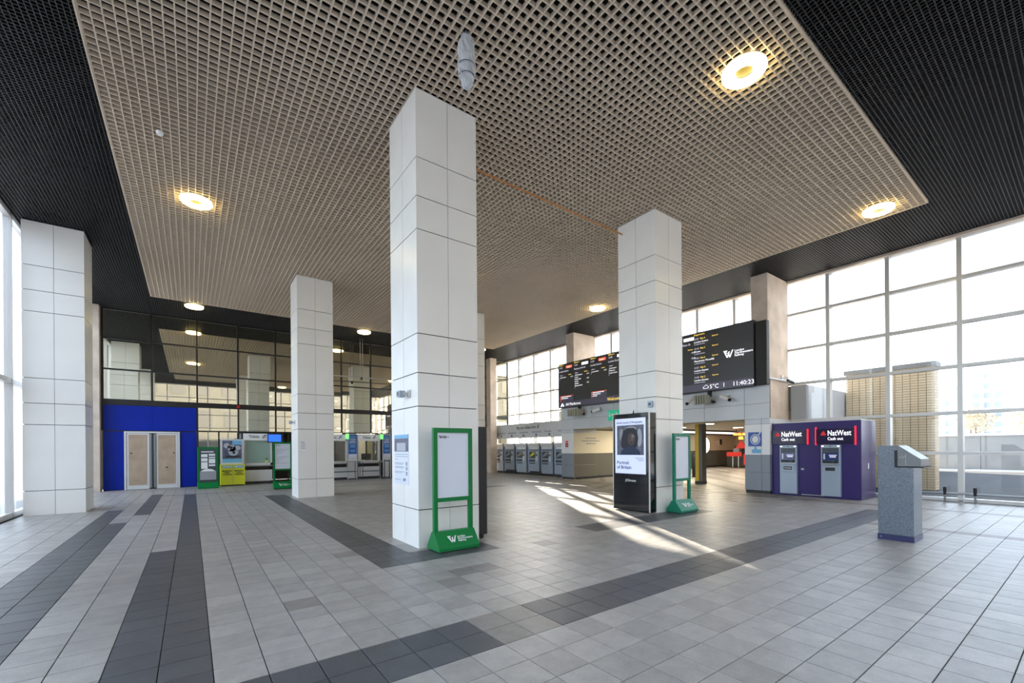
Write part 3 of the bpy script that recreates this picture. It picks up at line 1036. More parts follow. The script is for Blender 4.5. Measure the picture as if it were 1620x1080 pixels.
def sign_stand(x0, yb, label, paint='green_paint', lower=None, lines=False):
    """freestanding poster frame; x0 left edge, yb front edge of its base"""
    wd = 0.66
    x1 = x0 + wd
    ym = yb + 0.21
    t = thing('sign_stand', label, 'sign stand', (x0 + wd / 2, ym, 0), 'green poster stands')
    base = MB().prism([(yb, 0.012), (yb, 0.06), (ym - 0.045, 0.275), (ym + 0.045, 0.275), (yb + 0.40, 0.06), (yb + 0.40, 0.012)], 'x', x0 - 0.01, x1 + 0.01).build('base', paint, t, bevel=0.004)
    MB().box(x0 + 0.02, x1 - 0.02, yb + 0.02, yb + 0.38, 0, 0.012).build('base_pad', 'black_matt', t)
    for a in (x0 + 0.0, x1 - 0.065):
        MB().box(a, a + 0.065, ym - 0.03, ym + 0.03, 0.27, 1.81).build('upright', paint, t, bevel=0.004)
    MB().box(x0 + 0.065, x1 - 0.065, ym - 0.03, ym + 0.03, 1.74, 1.81).build('top_rail', paint, t)
    MB().box(x0 + 0.065, x1 - 0.065, ym - 0.025, ym + 0.025, 0.71, 0.77).build('middle_rail', paint, t)
    ps = MB().box(x0 + 0.06, x1 - 0.06, ym - 0.012, ym + 0.012, 0.77, 1.74).build('poster', 'poster_white', t)
    # small logo and faint lines on the poster
    lnr_logo(ps, 'print_black', face_m('-Y', x0 + 0.095, ym - 0.013, 1.655), 0.06)
    if lines:
        b = MB()
        for k in range(9):
            z = 1.52 - k * 0.06 - (0.05 if k > 3 else 0)
            b.box(x0 + 0.1, x0 + 0.1 + (0.44 - 0.11 * ((k * 5) % 4)), ym - 0.014, ym - 0.012, z, z + 0.012)
        b.build('print_lines', 'print_grey', ps)
    n = (Vector((0, -(0.275 - 0.06), -(0.21 - 0.045)))).normalized()
    upv = Vector((0, 0.165, 0.215)).normalized()
    n = Vector((1, 0, 0)).cross(upv)
    R_ = Matrix(((1, upv.x, n.x), (0, upv.y, n.y), (0, upv.z, n.z))).to_4x4()
    lnr_logo(t, 'print_white', Matrix.Translation((x0 + 0.17, yb + 0.05, 0.06 + 0.05 * 0.215 / 0.165)) @ Matrix.Translation(n * 0.002) @ R_, 0.145, name='base_logo')
    return t


s1 = sign_stand(2.855, 5.64, 'large green poster stand in front of the middle white column')
s3 = sign_stand(8.855, 5.63, 'teal green poster stand in front of the column with the black advertising screen', 'teal_paint')
s2 = sign_stand(2.53, 18.75, 'green poster stand half hidden behind the white column near the ticket office', lines=True)

# ------------------------------------------------------------------ newspaper bin with poster
t = thing('newspaper_bin', 'yellow double newspaper bin with a framed poster above it', 'newspaper bin', (1.4, 22.0, 0))
x0, x1, y = 0.965, 1.845, 21.82
MB().box(x0, x1, y, y + 0.5, 0.05, 0.90).build('bin_cabinet', 'metro_yellow', t, bevel=0.006)
MB().box(x0 + 0.02, x1 - 0.02, y + 0.03, y + 0.47, 0, 0.05).build('plinth', 'plinth_dark', t)
MB().box((x0 + x1) / 2 - 0.006, (x0 + x1) / 2 + 0.006, y - 0.003, y, 0.06, 0.9).build('door_joint', 'print_grey', t)
MB().box(x0 + 0.02, x1 - 0.02, y + 0.35, y + 0.45, 0.9, 1.98).build('poster_frame', 'white_frame', t)
ps = MB().box(x0 + 0.09, x1 - 0.09, y + 0.343, y + 0.35, 0.98, 1.92).build('poster', 'photo_backdrop', t)
MB().box(x0 + 0.09, x1 - 0.09, y + 0.338, y + 0.343, 0.98, 1.14).build('poster_foot', 'print_sky', ps)
MB().box(x0 + 0.45, x1 - 0.09, y + 0.338, y + 0.343, 1.74, 1.92).build('poster_sky', 'print_sky', ps)
b = MB()
for cx, cz, r, sx in ((x0 + .25, 1.7, .11, 1), (x0 + .42, 1.6, .14, 1.1), (x0 + .48, 1.42, .15, 1.2), (x0 + .62, 1.6, .1, 1.4)):
    b.disc((cx, y + 0.341, cz), r, 'y', sx=sx)
b.build('poster_shapes', 'photo_light', ps)
b = MB().disc((x0 + .5, y + 0.334, 1.42), .05, 'y', sz=1.5).disc((x0 + .40, y + 0.334, 1.62), .06, 'y').box(x0 + .2, x0 + .7, y + .33, y + .336, 1.2, 1.27)
b.build('poster_marks', 'hair_dark', ps)
for s in (0, 1):
    a = x0 + 0.07 + s * 0.43
    box_part('masthead', t, 'print_sky', a, a + 0.33, y - 0.006, y, 0.76, 0.86)
    text(t, 'print_white', 'METRO', 0.1, face_m('-Y', a + 0.02, y - 0.008, 0.775), width=0.29, bold=0.02, name='masthead_lettering')
    for k, (tx, wd) in enumerate((('MORNING', .34), ('NEWS', .18), ('TALKING', .34))):
        text(t, 'print_black', tx, 0.085, face_m('-Y', a + 0.165 - wd / 2, y - 0.004, 0.61 - k * 0.075), width=wd, bold=0.02)

# ------------------------------------------------------------------ departures board
BX = 14.30
Y0 = 15.65


def bm(lx, z, dx=0.0):
    """matrix on the board face: lx metres from its left end"""
    return face_m('-X', BX - 0.002 - dx, Y0 - lx, z)


t = thing('departures_board', 'long black departures board with lit train times over the passage opening', 'departures board', (BX, 11.1, 3.4))
MB().box(BX, BX + 0.23, Y0 - 9.1, Y0, 3.40, 5.50).build('casing', 'board_dark', t, bevel=0.02)
MB().box(BX - 0.002, BX, Y0 - 9.06, Y0 - 0.03, 3.43, 3.68).build('ticker_strip', 'board_strip', t)
MB().box(BX + 0.03, BX + 0.23, 6.18, Y0 - 9.13, 3.42, 5.42).build('end_casing', 'black_matt', t, bevel=0.02)


def bar(mb, lx, wd, z, h, dx=0.0):
    mb.box(BX - 0.005 - dx, BX - 0.002 - dx, Y0 - lx - wd, Y0 - lx, z, z + h)


cols = [('11:40', 'London Euston', 'Delayed', 1), ('11:53', 'Blackpool North', 'On time', 0), ('11:55', 'London Euston', 'Delayed', 1), ('12:00', 'London Euston', 'On time', 0),
        ('12:00', 'Crewe', 'On time', 0), ('12:04', 'London Euston', 'On time', 0), ('12:05', 'New St', 'On time', 0)]
lil = MB()
for k, (tm, dest, st_, late) in enumerate(cols):
    c = 0.08 + k * 1.025
    if k == 6:
        c = 6.2
    if k < 6:
        text(t, 'text_yellow', 'Platform %d' % (k + 1), 0.075, bm(c, 5.40), name='yellow_lettering')
        text(t, 'text_lilac', tm, 0.10, bm(c, 5.27), name='time_lettering')
    text(t, 'text_lilac', dest, 0.105, bm(c if k < 6 else 6.62, 5.10), name='time_lettering')
    fl = MB()
    bar(fl, c + 0.48, 0.40, 5.255, 0.115)
    fl.build('status_flag', 'text_red' if late else 'text_white', t)
    text(t, 'text_white' if late else 'print_black', st_, 0.075, bm(c + 0.54, 5.28, 0.004), name='status_lettering_%s' % ('light' if late else 'dark'))
    text(t, 'text_lilac', 'Calling at', 0.055, bm(c + 0.04, 4.93), name='time_lettering')
    text(t, 'text_yellow', 'Arrives', 0.065, bm(c + 0.64, 4.92), name='yellow_lettering')
    stops = [['London Euston'], ['Wolverhampton', 'Crewe', 'Wigan North', 'Preston', 'Kirkham', 'Blackpool North'], ['London Euston'],
             ['Northampton', 'Wolverton', 'London Euston'], ['Stafford', 'Crewe'], ['Rugby', 'London Euston'], ['Coventry', 'Marston', 'New St']][k]
    for q, sname in enumerate(stops):
        text(t, 'text_white', sname, 0.068, bm(c + 0.06, 4.82 - q * 0.098), name='stop_lettering')
        if q % 2 == 0:
            text(t, 'text_white', '12:%02d' % (17 + q * 9), 0.068, bm(c + 0.78, 4.80 - q * 0.098), name='stop_lettering')
    bar(lil, c + 0.035, 0.008, 4.83 - 0.098 * len(stops), 0.098 * len(stops))
for c in (0.16, 2.18):
    fl = MB()
    bar(fl, c, 0.88, 3.70, 0.26)
    mbx = fl.build('message_box', 'board_strip', t)
    fl = MB().prism([(Y0 - c, 3.70), (Y0 - c, 3.96), (Y0 - c - 0.88, 3.96), (Y0 - c - 0.88, 3.948), (Y0 - c - 0.02, 3.948), (Y0 - c - 0.02, 3.70)], 'x', BX - 0.008, BX - 0.005)
    fl.build('message_edge', 'text_red', mbx)
    fl = MB()
    for q in range(3 if c > 1 else 2):
        bar(fl, c + 0.07, 0.66 - 0.2 * q, 3.90 - q * 0.075, 0.025, 0.003)
    fl.build('message_lines', 'text_white', mbx, kind='stuff')
lil.build('list_rules', 'text_lilac', t, kind='stuff')
# ticker: double-arrow emblem, platform line, welcome, weather and clock
b = MB()
for q in (0, 1):
    b.prism([(Y0 - 0.18 - q * 0, 3.47), (Y0 - 0.30, 3.62), (Y0 - 0.42, 3.47), (Y0 - 0.36, 3.47), (Y0 - 0.30, 3.54), (Y0 - 0.24, 3.47)], 'x', BX - 0.006, BX - 0.003)
b.build('arrow_emblem', 'text_white', t)
text(t, 'text_white', 'All Platforms', 0.17, bm(0.52, 3.49), width=0.98, name='ticker_lettering')
text(t, 'text_yellow', 'Welcome', 0.19, bm(3.08, 3.485), name='welcome_lettering')
text(t, 'text_white', '5°C', 0.20, bm(7.64, 3.485), name='ticker_lettering')
text(t, 'text_white', '11:40:23', 0.20, bm(8.42, 3.485), width=0.64, name='ticker_lettering')
b = MB()
bar(b, 8.13, 0.018, 3.49, 0.14)
b.build('ticker_divider', 'text_white', t)
b = MB()
cl = [(Y0 - 7.42, 3.50), (Y0 - 7.40, 3.545), (Y0 - 7.43, 3.58), (Y0 - 7.47, 3.59), (Y0 - 7.49, 3.625), (Y0 - 7.53, 3.63), (Y0 - 7.565, 3.60), (Y0 - 7.60, 3.58), (Y0 - 7.61, 3.54), (Y0 - 7.59, 3.50)]
cc = (sum(p[0] for p in cl) / len(cl), sum(p[1] for p in cl) / len(cl))
for i in range(len(cl)):
    p, q = cl[i], cl[(i + 1) % len(cl)]
    sh = lambda r: (cc[0] + (r[0] - cc[0]) * 0.8, cc[1] + (r[1] - cc[1]) * 0.8)
    b.prism([p, q, sh(q), sh(p)], 'x', BX - 0.006, BX - 0.003)
b.build('weather_emblem', 'text_white', t)
# departures list at the right and the operator's mark
text(t, 'text_yellow', 'Departures', 0.085, bm(7.08, 5.39), name='yellow_lettering')
rows = [('12:07', 'Plat 4', 'London Euston'), ('12:10', 'Plat 3', 'Crewe'), ('12:04', 'Plat 6', 'Manchester Piccadilly'), ('12:27', 'Plat 4', 'London Euston'), ('12:30', 'Plat 2', 'London Euston')]
for k, (tm, pl, dest) in enumerate(rows):
    z = 5.24 - k * 0.335
    text(t, 'text_lilac', tm, 0.08, bm(7.08, z), name='time_lettering')
    text(t, 'text_yellow', pl, 0.08, bm(7.31, z), name='yellow_lettering')
    text(t, 'text_white', dest, 0.085, bm(7.08, z - 0.105), name='stop_lettering')
    text(t, 'text_lilac', 'via Stafford & Stoke', 0.05, bm(7.08, z - 0.175), name='time_lettering')
    text(t, 'text_yellow', 'Expected', 0.055, bm(7.74, z + 0.02), name='yellow_lettering')
lnr_logo(t, 'text_white', bm(8.13, 4.44), 0.33)

# ------------------------------------------------------------------ fittings under the board
def cctv(p, aim, label):
    p = Vector(p)
    t = thing('cctv_camera', label, 'camera', tuple(p), 'cameras under the departures board')
    aim = Vector(aim).normalized()
    MB().cyl((XF, p.y, p.z + 0.08), (XF - 0.06, p.y, p.z + 0.08), 0.05, n=14).cyl((XF - 0.05, p.y, p.z + 0.08), p, 0.022, n=10).build('bracket', 'lamp_body', t)
    a = p - aim * 0.16
    c = p + aim * 0.20
    MB().cyl(a, c, 0.062, n=16).build('camera_body', 'print_white', t)
    MB().cyl(c, c + aim * 0.05, 0.055, n=16).build('camera_lens', 'black_matt', t)


cctv((14.32, 13.2, 3.14), (-0.3, 0.85, -0.25), 'white bullet camera under the left half of the departures board')
cctv((14.30, 8.72, 3.16), (-0.75, 0.15, -0.6), 'white bullet camera under the board, left of the right-hand louvred box')
cctv((14.30, 7.50, 3.12), (-0.25, -0.9, -0.4), 'white bullet camera under the board, right of the right-hand louvred box')


def louvre(y0, y1, label):
    t = thing('louvred_box', label, 'louvred box', (14.2, (y0 + y1) / 2, 2.95), 'louvred boxes under the board')
    n = 5
    for k in range(n):
        a = y0 + (y1 - y0) * k / n
        c = y0 + (y1 - y0) * (k + 1) / n
        o = MB().prism([(13.98, a + 0.01), (14.02, c), (14.14, c), (14.14, a + 0.01)], 'z', 2.96, 3.26).build('louvre_section', 'beige_box', t)
    MB().box(14.14, 14.28, y0, y1, 2.98, 3.24).build('box_body', 'beige_box', t)
    ym = (y0 + y1) / 2 - 0.2
    MB().box(14.2, 14.32, ym - 0.05, ym + 0.05, 3.2, 3.40).box(14.28, XF, ym - 0.04, ym + 0.04, 3.0, 3.08).build('hanger', 'black_matt', t)


louvre(14.0, 14.75, 'beige louvred box hanging under the left end of the departures board')
louvre(7.95, 8.42, 'beige louvred box hanging under the right end of the departures board')
t = thing('exit_sign', 'green running-figure exit sign beside the passage, left of the advertising column', 'exit sign', (XF, 12.25, 2.62))
MB().box(XF - 0.35, XF - 0.30, 11.75, 12.45, 2.62, 3.05).build('sign_box', 'sign_green', t)
MB().box(XF - 0.30, XF, 12.05, 12.11, 2.82, 2.86).build('bracket', 'aluminium', t)
b = MB()
xx = XF - 0.352
b.prism([(12.3, 2.9), (12.0, 2.9), (12.0, 2.84), (12.3, 2.84)], 'x', xx - 0.003, xx).prism([(12.02, 2.98), (11.88, 2.87), (12.02, 2.76)], 'x', xx - 0.003, xx)
b.disc((xx, 12.37, 2.95), 0.035, 'x').prism([(12.42, 2.88), (12.34, 2.9), (12.32, 2.78), (12.40, 2.78)], 'x', xx - .003, xx)
b.build('exit_symbol', 'print_white', t)
# red fire point notice on the left pier
t = thing('fire_notice', 'small red fire action notice on the pier left of the passage', 'notice', (XF - 0.006, 15.33, 1.56))
MB().box(XF - 0.008, XF - 0.001, 15.24, 15.43, 1.53, 1.73).build('notice_plate', 'alarm_red', t)
MB().box(XF - 0.008, XF - 0.001, 15.25, 15.42, 1.75, 1.83).build('flame_plate', 'print_red', t)
MB().box(XF - 0.011, XF - 0.008, 15.28, 15.39, 1.58, 1.66).build('notice_print', 'print_grey', t)
# blue emblem sign on the right pier
t = thing('blue_sign', 'blue square sign with a white magnifier-like emblem on the pier by the cash machines', 'sign', (XF - 0.01, 6.63, 1.5))
MB().box(XF - 0.02, XF - 0.002, 6.44, 6.85, 1.50, 1.95).build('sign_plate', 'print_blue', t)
b = MB()
cy, cz, n = 6.63, 1.72, 28
for i in range(n):
    a0, a1 = 2 * math.pi * i / n, 2 * math.pi * (i + 1) / n
    b.prism([(cy + 0.15 * math.cos(a0), cz + 0.165 * math.sin(a0)), (cy + 0.15 * math.cos(a1), cz + 0.165 * math.sin(a1)),
             (cy + 0.128 * math.cos(a1), cz + 0.142 * math.sin(a1)), (cy + 0.128 * math.cos(a0), cz + 0.142 * math.sin(a0))], 'x', XF - 0.025, XF - 0.02)
b.disc((XF - 0.02, cy, cz), 0.098, 'x', sz=1.15, t=0.005)
b.prism([(6.55, 1.83), (6.51, 1.86), (6.45, 1.95), (6.49, 1.97)], 'x', XF - 0.026, XF - 0.02)
b.build('emblem', 'print_white', t)
b = MB().box(XF - 0.012, XF - 0.002, 6.46, 6.74, 1.28, 1.40).prism([(6.58, 1.40), (6.68, 1.40), (6.65, 1.50), (6.61, 1.50)], 'x', XF - 0.012, XF - 0.002)
b.build('lower_sticker', 'print_sky', t)

t = thing('lilac_box', 'small lilac box fixed to the concrete pier right of the departures board', 'control box', (14.6, 6.42, 4.6))
MB().box(14.585, 14.62, 6.285, 6.34, 4.65, 5.15).build('cable_cover', 'lilac_paint', t)
MB().box(14.53, 14.62, 6.275, 6.43, 4.45, 4.72).build('box_case', 'lilac_paint', t, bevel=0.008)
t = thing('pier_camera', 'small white camera on a bracket at the window side of the concrete pier', 'camera', (15.6, 6.27, 3.7))
MB().box(15.55, 15.65, 6.24, 6.27, 3.62, 3.82).build('back_plate', 'print_white', t)
MB().cyl((15.6, 6.24, 3.72), (15.6, 6.05, 3.72), 0.02, n=8).build('arm', 'print_white', t)
MB().cyl((15.5, 6.05, 3.62), (15.78, 6.0, 3.56), 0.05, n=14).build('camera_body', 'machine_dark', t)

# ------------------------------------------------------------------ ticket machines by the far window and their header board
mx_ = 15.30
slots = [(22.55, 21.70), (21.52, 20.56), (20.38, 19.42), (19.22, 18.28), (18.12, 17.18), (17.0, 16.1)]
words = ['farthest ticket machine, at the far left of the row', 'second ticket machine from the far left of the row', 'third ticket machine from the far left of the row',
         'fourth ticket machine from the far left, with a yellow and green glow on its screen', 'fifth ticket machine from the far left of the row', 'nearest ticket machine, half hidden by the passage pier']
for k, ((ya, yb_), wd) in enumerate(zip(slots, words)):
    t = thing('ticket_machine', wd, 'ticket machine', (mx_ + 0.3, (ya + yb_) / 2, 0), 'ticket machines under the header board')
    W_ = ya - yb_
    MB().box(mx_, mx_ + 0.55, yb_, ya, 0.22 if k in (1, 3) else 0.12, 1.78).build('cabinet', 'machine_grey', t, bevel=0.008)
    MB().box(mx_ + 0.05, mx_ + 0.5, yb_ + 0.02, ya - 0.02, 0, 0.22).build('plinth', 'plinth_dark', t)
    MB().box(mx_ - 0.02, mx_ + 0.02, yb_ - 0.07, yb_, 0.05, 1.80).build('side_fin', 'machine_dark', t)
    MB().prism([(mx_ + 0.02, 1.50), (mx_ - 0.12, 1.70), (mx_ - 0.12, 1.76), (mx_ + 0.1, 1.80)], 'y', yb_, ya).build('canopy', 'cladding_white', t)
    scn = MB().box(mx_ - 0.012, mx_, ya - 0.66 * W_, ya - 0.06, 0.94, 1.30).build('touch_screen', 'machine_dark', t)
    MB().prism([(ya - 0.12, 1.0), (ya - 0.12, 1.08), (ya - 0.40 * W_, 1.26), (ya - 0.58 * W_, 1.26), (ya - 0.5 * W_, 1.12)], 'x', mx_ - 0.016, mx_ - 0.012).build('screen_picture', ('print_grey', 'print_grey', 'office_olive', 'metro_yellow', 'print_grey', 'print_grey')[k], scn)
    MB().box(mx_ - 0.012, mx_, ya - 0.9 * W_, ya - 0.06, 1.44, 1.54).build('lit_header', 'cladding_white', t)
    MB().box(mx_ - 0.012, mx_, ya - 0.9 * W_, ya - 0.06, 1.36, 1.40).build('header_slot', 'machine_dark', t)
    MB().box(mx_ - 0.03, mx_, ya - 0.58 * W_, ya - 0.06, 0.74, 0.86).build('dispensing_tray', 'machine_dark', t)
    MB().box(mx_ - 0.012, mx_, ya - 0.58 * W_, ya - 0.06, 0.62, 0.68).build('coin_tray', 'machine_dark', t)
    MB().box(mx_ - 0.05, mx_, ya - 0.88 * W_, ya - 0.68 * W_, 0.78, 1.26).build('card_reader', 'cladding_grey', t, bevel=0.01)
    MB().box(mx_ - 0.056, mx_ - 0.05, ya - 0.84 * W_, ya - 0.72 * W_, 1.05, 1.18).build('key_pad', 'machine_dark', t)
t = thing('header_board', 'long pale grey board reading Buy your tickets here above the ticket machines', 'sign board', (15.5, 19.7, 2.1))
MB().box(15.46, 15.54, 16.35, 22.6, 2.08, 2.93).build('board', 'cladding_grey', t)
for y in (22.3, 19.2, 16.6):
    MB().cyl((15.5, y, 1.81), (15.5, y, 2.09), 0.025, n=8).build('support', 'machine_dark', t)
text(t, 'print_black', 'Buy your tickets here', 0.26, face_m('-X', 15.458, 20.55, 2.60), width=1.75, bold=0.01)
for k, (ya, yb_) in enumerate(slots):
    yc = (ya + yb_) / 2
    text(t, 'print_navy', 'Cash and Card' if k < 4 else 'Card only', 0.15, face_m('-X', 15.458, yc + 0.40, 2.36), width=0.8 if k < 4 else 0.55)
    b = MB().box(15.454, 15.46, yc - 0.07, yc + 0.07, 2.16, 2.29)
    o = b.build('card_symbol', 'print_navy', t)
    MB().box(15.45, 15.454, yc - 0.045, yc + 0.045, 2.2, 2.225).build('symbol_bar', 'cladding_grey', o)
b = MB()
for q in (0, 0.09):
    b.prism([(18.68, 2.62 + q), (18.50, 2.64 + q), (18.50, 2.665 + q), (18.68, 2.645 + q)], 'x', 15.454, 15.46)
b.prism([(18.66, 2.58), (18.62, 2.58), (18.50, 2.80), (18.54, 2.80)], 'x', 15.454, 15.46)
b.build('rail_emblem', 'print_black', t)

# ------------------------------------------------------------------ purple cash machine kiosk
NX, NY0, NY1, NZ = 14.70, 3.95, 6.27, 2.20
t = thing('cash_kiosk', 'purple kiosk with two cash machines beside the big window', 'cash kiosk', (15.3, 5.1, 0))
MB().box(NX, 15.95, NY0, NY1, 0.0, NZ).build('kiosk_body', 'purple_panel', t, bevel=0.01)
MB().box(NX + 0.02, 15.95, NY0 - 0.012, NY0, 0.02, NZ - 0.01).build('side_panel', 'purple_side', t)
MB().box(NX + 0.02, 15.95, NY0, NY1, NZ, NZ + 0.03).build('top_capping', 'aluminium', t)
MB().box(NX - 0.012, NX, 4.75, 5.42, 0.10, 1.52).build('service_door', 'purple_panel', t)
MB().box(NX - 0.02, NX - 0.01, 4.80, 5.38, 0.04, 0.07).build('door_threshold', 'steel', t)
MB().box(NX - 0.025, NX - 0.012, 5.31, 5.39, 0.78, 0.84).build('door_lock', 'steel', t)
MB().box(NX + 0.55, NX + 0.62, NY0 - 0.02, NY0 - 0.01, 0.85, 1.0).build('side_label', 'print_white', t)
for k, (ym_, sy0, sy1) in enumerate(((5.71, 5.21, 6.19), (4.62, 4.06, 4.98))):
    a0, a1 = ym_ - 0.235, ym_ + 0.235
    am = MB().box(NX - 0.10, NX + 0.02, a0, a1, 0.06, 1.53).build('cash_machine', 'machine_grey', t, bevel=0.012)
    am['label'] = 'grey cash machine'
    MB().box(NX - 0.106, NX - 0.10, a0 + 0.035, a1 - 0.035, 1.0, 1.44).build('recess_panel', 'machine_dark', am)
    MB().box(NX - 0.112, NX - 0.106, a0 + 0.05, a1 - 0.05, 1.08, 1.30).build('cash_screen', 'screen_navy', am)
    b = MB()
    for q in range(4):
        b.box(NX - 0.116, NX - 0.112, a1 - 0.11, a1 - 0.07, 1.12 + q * 0.042, 1.14 + q * 0.042)
    b.box(NX - 0.116, NX - 0.112, a0 + 0.10, a0 + 0.25, 1.17, 1.20)
    b.box(NX - 0.116, NX - 0.112, a0 + 0.08, a0 + 0.27, 1.22, 1.24)
    b.build('screen_text', 'text_lilac', am)
    MB().box(NX - 0.118, NX - 0.106, a0 + 0.20, a1 - 0.05, 1.02, 1.06).build('card_slot', 'black_matt', am)
    MB().cyl((NX - 0.12, a0 + 0.10, 1.04), (NX - 0.106, a0 + 0.10, 1.04), 0.035, n=14).build('contactless_pad', 'black_matt', am)
    MB().box(NX - 0.14, NX - 0.10, a0 + 0.015, a1 - 0.015, 0.955, 0.985).build('shelf_lip', 'steel', am)
    MB().box(NX - 0.125, NX - 0.10, a0 + 0.05, a1 - 0.05, 0.72, 0.94).build('dispenser_panel', 'machine_grey', am, bevel=0.006)
    MB().box(NX - 0.130, NX - 0.125, a0 + 0.12, a1 - 0.12, 0.79, 0.88).build('cash_slot', 'black_matt', am)
    MB().box(NX - 0.134, NX - 0.130, a0 + 0.14, a1 - 0.14, 0.825, 0.845).build('slot_light', 'print_white' if k == 0 else 'machine_dark', am)
    MB().box(NX - 0.106, NX - 0.10, a0 + 0.02, a0 + 0.07, 1.475, 1.50).box(NX - 0.106, NX - 0.10, a1 - 0.07, a1 - 0.02, 1.475, 1.50).build('head_lamp', 'white_glow', am)
    MB().cyl((NX - 0.112, ym_, 1.488), (NX - 0.10, ym_, 1.488), 0.014, n=10).build('eye_camera', 'black_matt', am)
    sg = MB().box(NX - 0.06, NX, sy0, sy1, 1.56, 1.98).build('brand_sign', 'sign_violet', t)
    for yy in ((sy0 - 0.02,) if k == 0 else (sy0 - 0.02, sy1 + 0.0)):
        MB().box(NX - 0.07, NX, yy, yy + 0.025, 1.54 if k == 0 else 1.52, 2.0 if k == 0 else 2.04).build('red_edge_strip', 'red_strip', sg)
    tx = sy1 - 0.28
    text(sg, 'text_white', 'NatWest', 0.21, face_m('-X', NX - 0.062, tx, 1.79), width=0.55, bold=0.012)
    text(sg, 'text_white', 'Cash out', 0.12, face_m('-X', NX - 0.062, tx, 1.66), width=0.37, bold=0.01)
    b = MB()
    for q in range(3):
        a = math.radians(90 + 120 * q)
        cy, cz = tx + 0.10 - 0.035 * math.cos(a), 1.845 + 0.035 * math.sin(a)
        b.prism([(cy + 0.035, cz - 0.03), (cy + 0.035, cz + 0.012), (cy, cz + 0.045), (cy - 0.035, cz + 0.012), (cy - 0.035, cz - 0.03)], 'x', NX - 0.066, NX - 0.06)
    b.build('cube_emblem', 'print_red', sg)
    if k == 0:
        MB().box(NX - 0.01, NX - 0.0, sy1 - 0.22, sy1, 1.56, 1.62).build('notice_strip', 'print_grey', t)

# ------------------------------------------------------------------ granite information pedestal
t = thing('granite_pedestal', 'speckled blue-grey granite pedestal with a steel wedge-shaped console on top', 'pedestal', (9.16, 1.96, 0))
px0, px1, py0, py1 = 8.90, 9.42, 1.74, 2.172
MB().prism([(py0, 0.09), (py1, 0.09), (py1, 1.495), (1.915, 1.495), (1.915, 1.16), (py0, 1.16)], 'x', px0, px1).build('granite_body', 'granite', t, bevel=0.004)
MB().box(px0 - 0.006, px1 + 0.006, py0 - 0.006, py1 + 0.006, 0, 0.09).build('plinth', 'navy_plinth', t)
MB().prism([(1.655, 1.17), (1.655, 1.285), (1.913, 1.492), (1.93, 1.492), (1.93, 1.17)], 'x', px0 - 0.006, px1 + 0.006).build('console', 'console_steel', t, bevel=0.004)
MB().box(px0 - 0.004, px1 + 0.004, 1.625, 1.96, 1.152, 1.17).build('console_shelf', 'black_matt', t)
MB().box(px0 - 0.009, px0 - 0.001, 1.925, 1.962, 1.16, 1.42).build('console_joint', 'black_matt', t)
MB().box(px0 - 0.0085, px0 - 0.005, 1.827, 1.831, 1.19, 1.36).build('seam', 'steel', t)
b = MB()
for q in range(6):
    b.cyl((px0 - 0.009, 1.90 - 0.012 * q, 1.30 + 0.015 * ((q * 7) % 3)), (px0 - 0.006, 1.90 - 0.012 * q, 1.30 + 0.015 * ((q * 7) % 3)), 0.0035, n=8)
b.build('scuff_marks', 'print_white', t)
MB().box(px0 - 0.01, px0 - 0.006, 2.13, 2.14, 0.03, 0.06).build('key_slot', 'steel', t)

# ------------------------------------------------------------------ advertising screen on the right-hand column
t = thing('advertising_screen', 'tall black advertising screen showing a portrait poster, on the right-hand white column', 'advertising screen', (8.40, 6.6, 0))
AX, AY0, AY1, AZ = 8.30, 6.08, 7.12, 2.29
MB().box(AX, 8.55, AY0, AY1, 0.02, AZ).build('casing', 'black_gloss', t, bevel=0.012)
MB().box(AX - 0.004, AX + 0.03, AY0 - 0.006, AY0 + 0.012, 0.02, AZ).build('edge_trim', 'aluminium', t)
MB().box(AX - 0.004, AX + 0.03, AY1 - 0.012, AY1 + 0.006, 0.02, AZ).build('edge_trim', 'aluminium', t)
MB().cyl((8.42, 6.6, AZ), (8.42, 6.6, AZ + 0.09), 0.02, 0.004, n=8).build('aerial', 'black_matt', t)
pz0, pz1, pa, pb = 0.88, 2.18, AY1 - 0.07, AY0 + 0.09
ps = MB().box(AX - 0.004, AX - 0.001, pb, pa, pz0, pz1).build('poster', 'poster_lit', t)
text(ps, 'print_navy', 'British Journal of Photography', 0.075, face_m('-X', AX - 0.006, pa - 0.05, 2.06), width=0.74)
im = MB().box(AX - 0.007, AX - 0.004, pa - 0.83, pa - 0.06, 1.32, 2.02).build('portrait_picture', 'photo_backdrop', ps)
cy = pa - 0.45
xi = AX - 0.007
MB().disc((xi, cy - 0.26, 1.72), 0.07, 'x', sz=3.0, t=0.002).build('backdrop_patch', 'photo_light', im)
MB().disc((xi, cy + 0.26, 1.80), 0.05, 'x', sz=3.0, t=0.002).build('backdrop_patch', 'print_grey', im)
MB().disc((xi, cy - 0.02, 1.93), 0.16, 'x', sz=0.4, t=0.002).build('backdrop_patch', 'print_grey', im)
MB().prism([(cy + 0.10, 1.95), (cy - 0.10, 1.95), (cy - 0.20, 1.88), (cy - 0.23, 1.70), (cy - 0.20, 1.52), (cy - 0.10, 1.44), (cy + 0.16, 1.44), (cy + 0.27, 1.52), (cy + 0.26, 1.70), (cy + 0.20, 1.88)][::-1], 'x', xi - 0.006, xi - 0.003).build('portrait_hair', 'hair_dark', im)
MB().prism([(cy + 0.30, 1.325), (cy + 0.24, 1.43), (cy + 0.08, 1.52), (cy - 0.10, 1.52), (cy - 0.24, 1.42), (cy - 0.30, 1.325)][::-1], 'x', xi - 0.010, xi - 0.007).build('portrait_clothing', 'cloth_navy', im)
MB().disc((xi - 0.007, cy - 0.04, 1.69), 0.105, 'x', sz=1.42, t=0.003).build('portrait_face', 'skin_brown', im)
fc = MB()
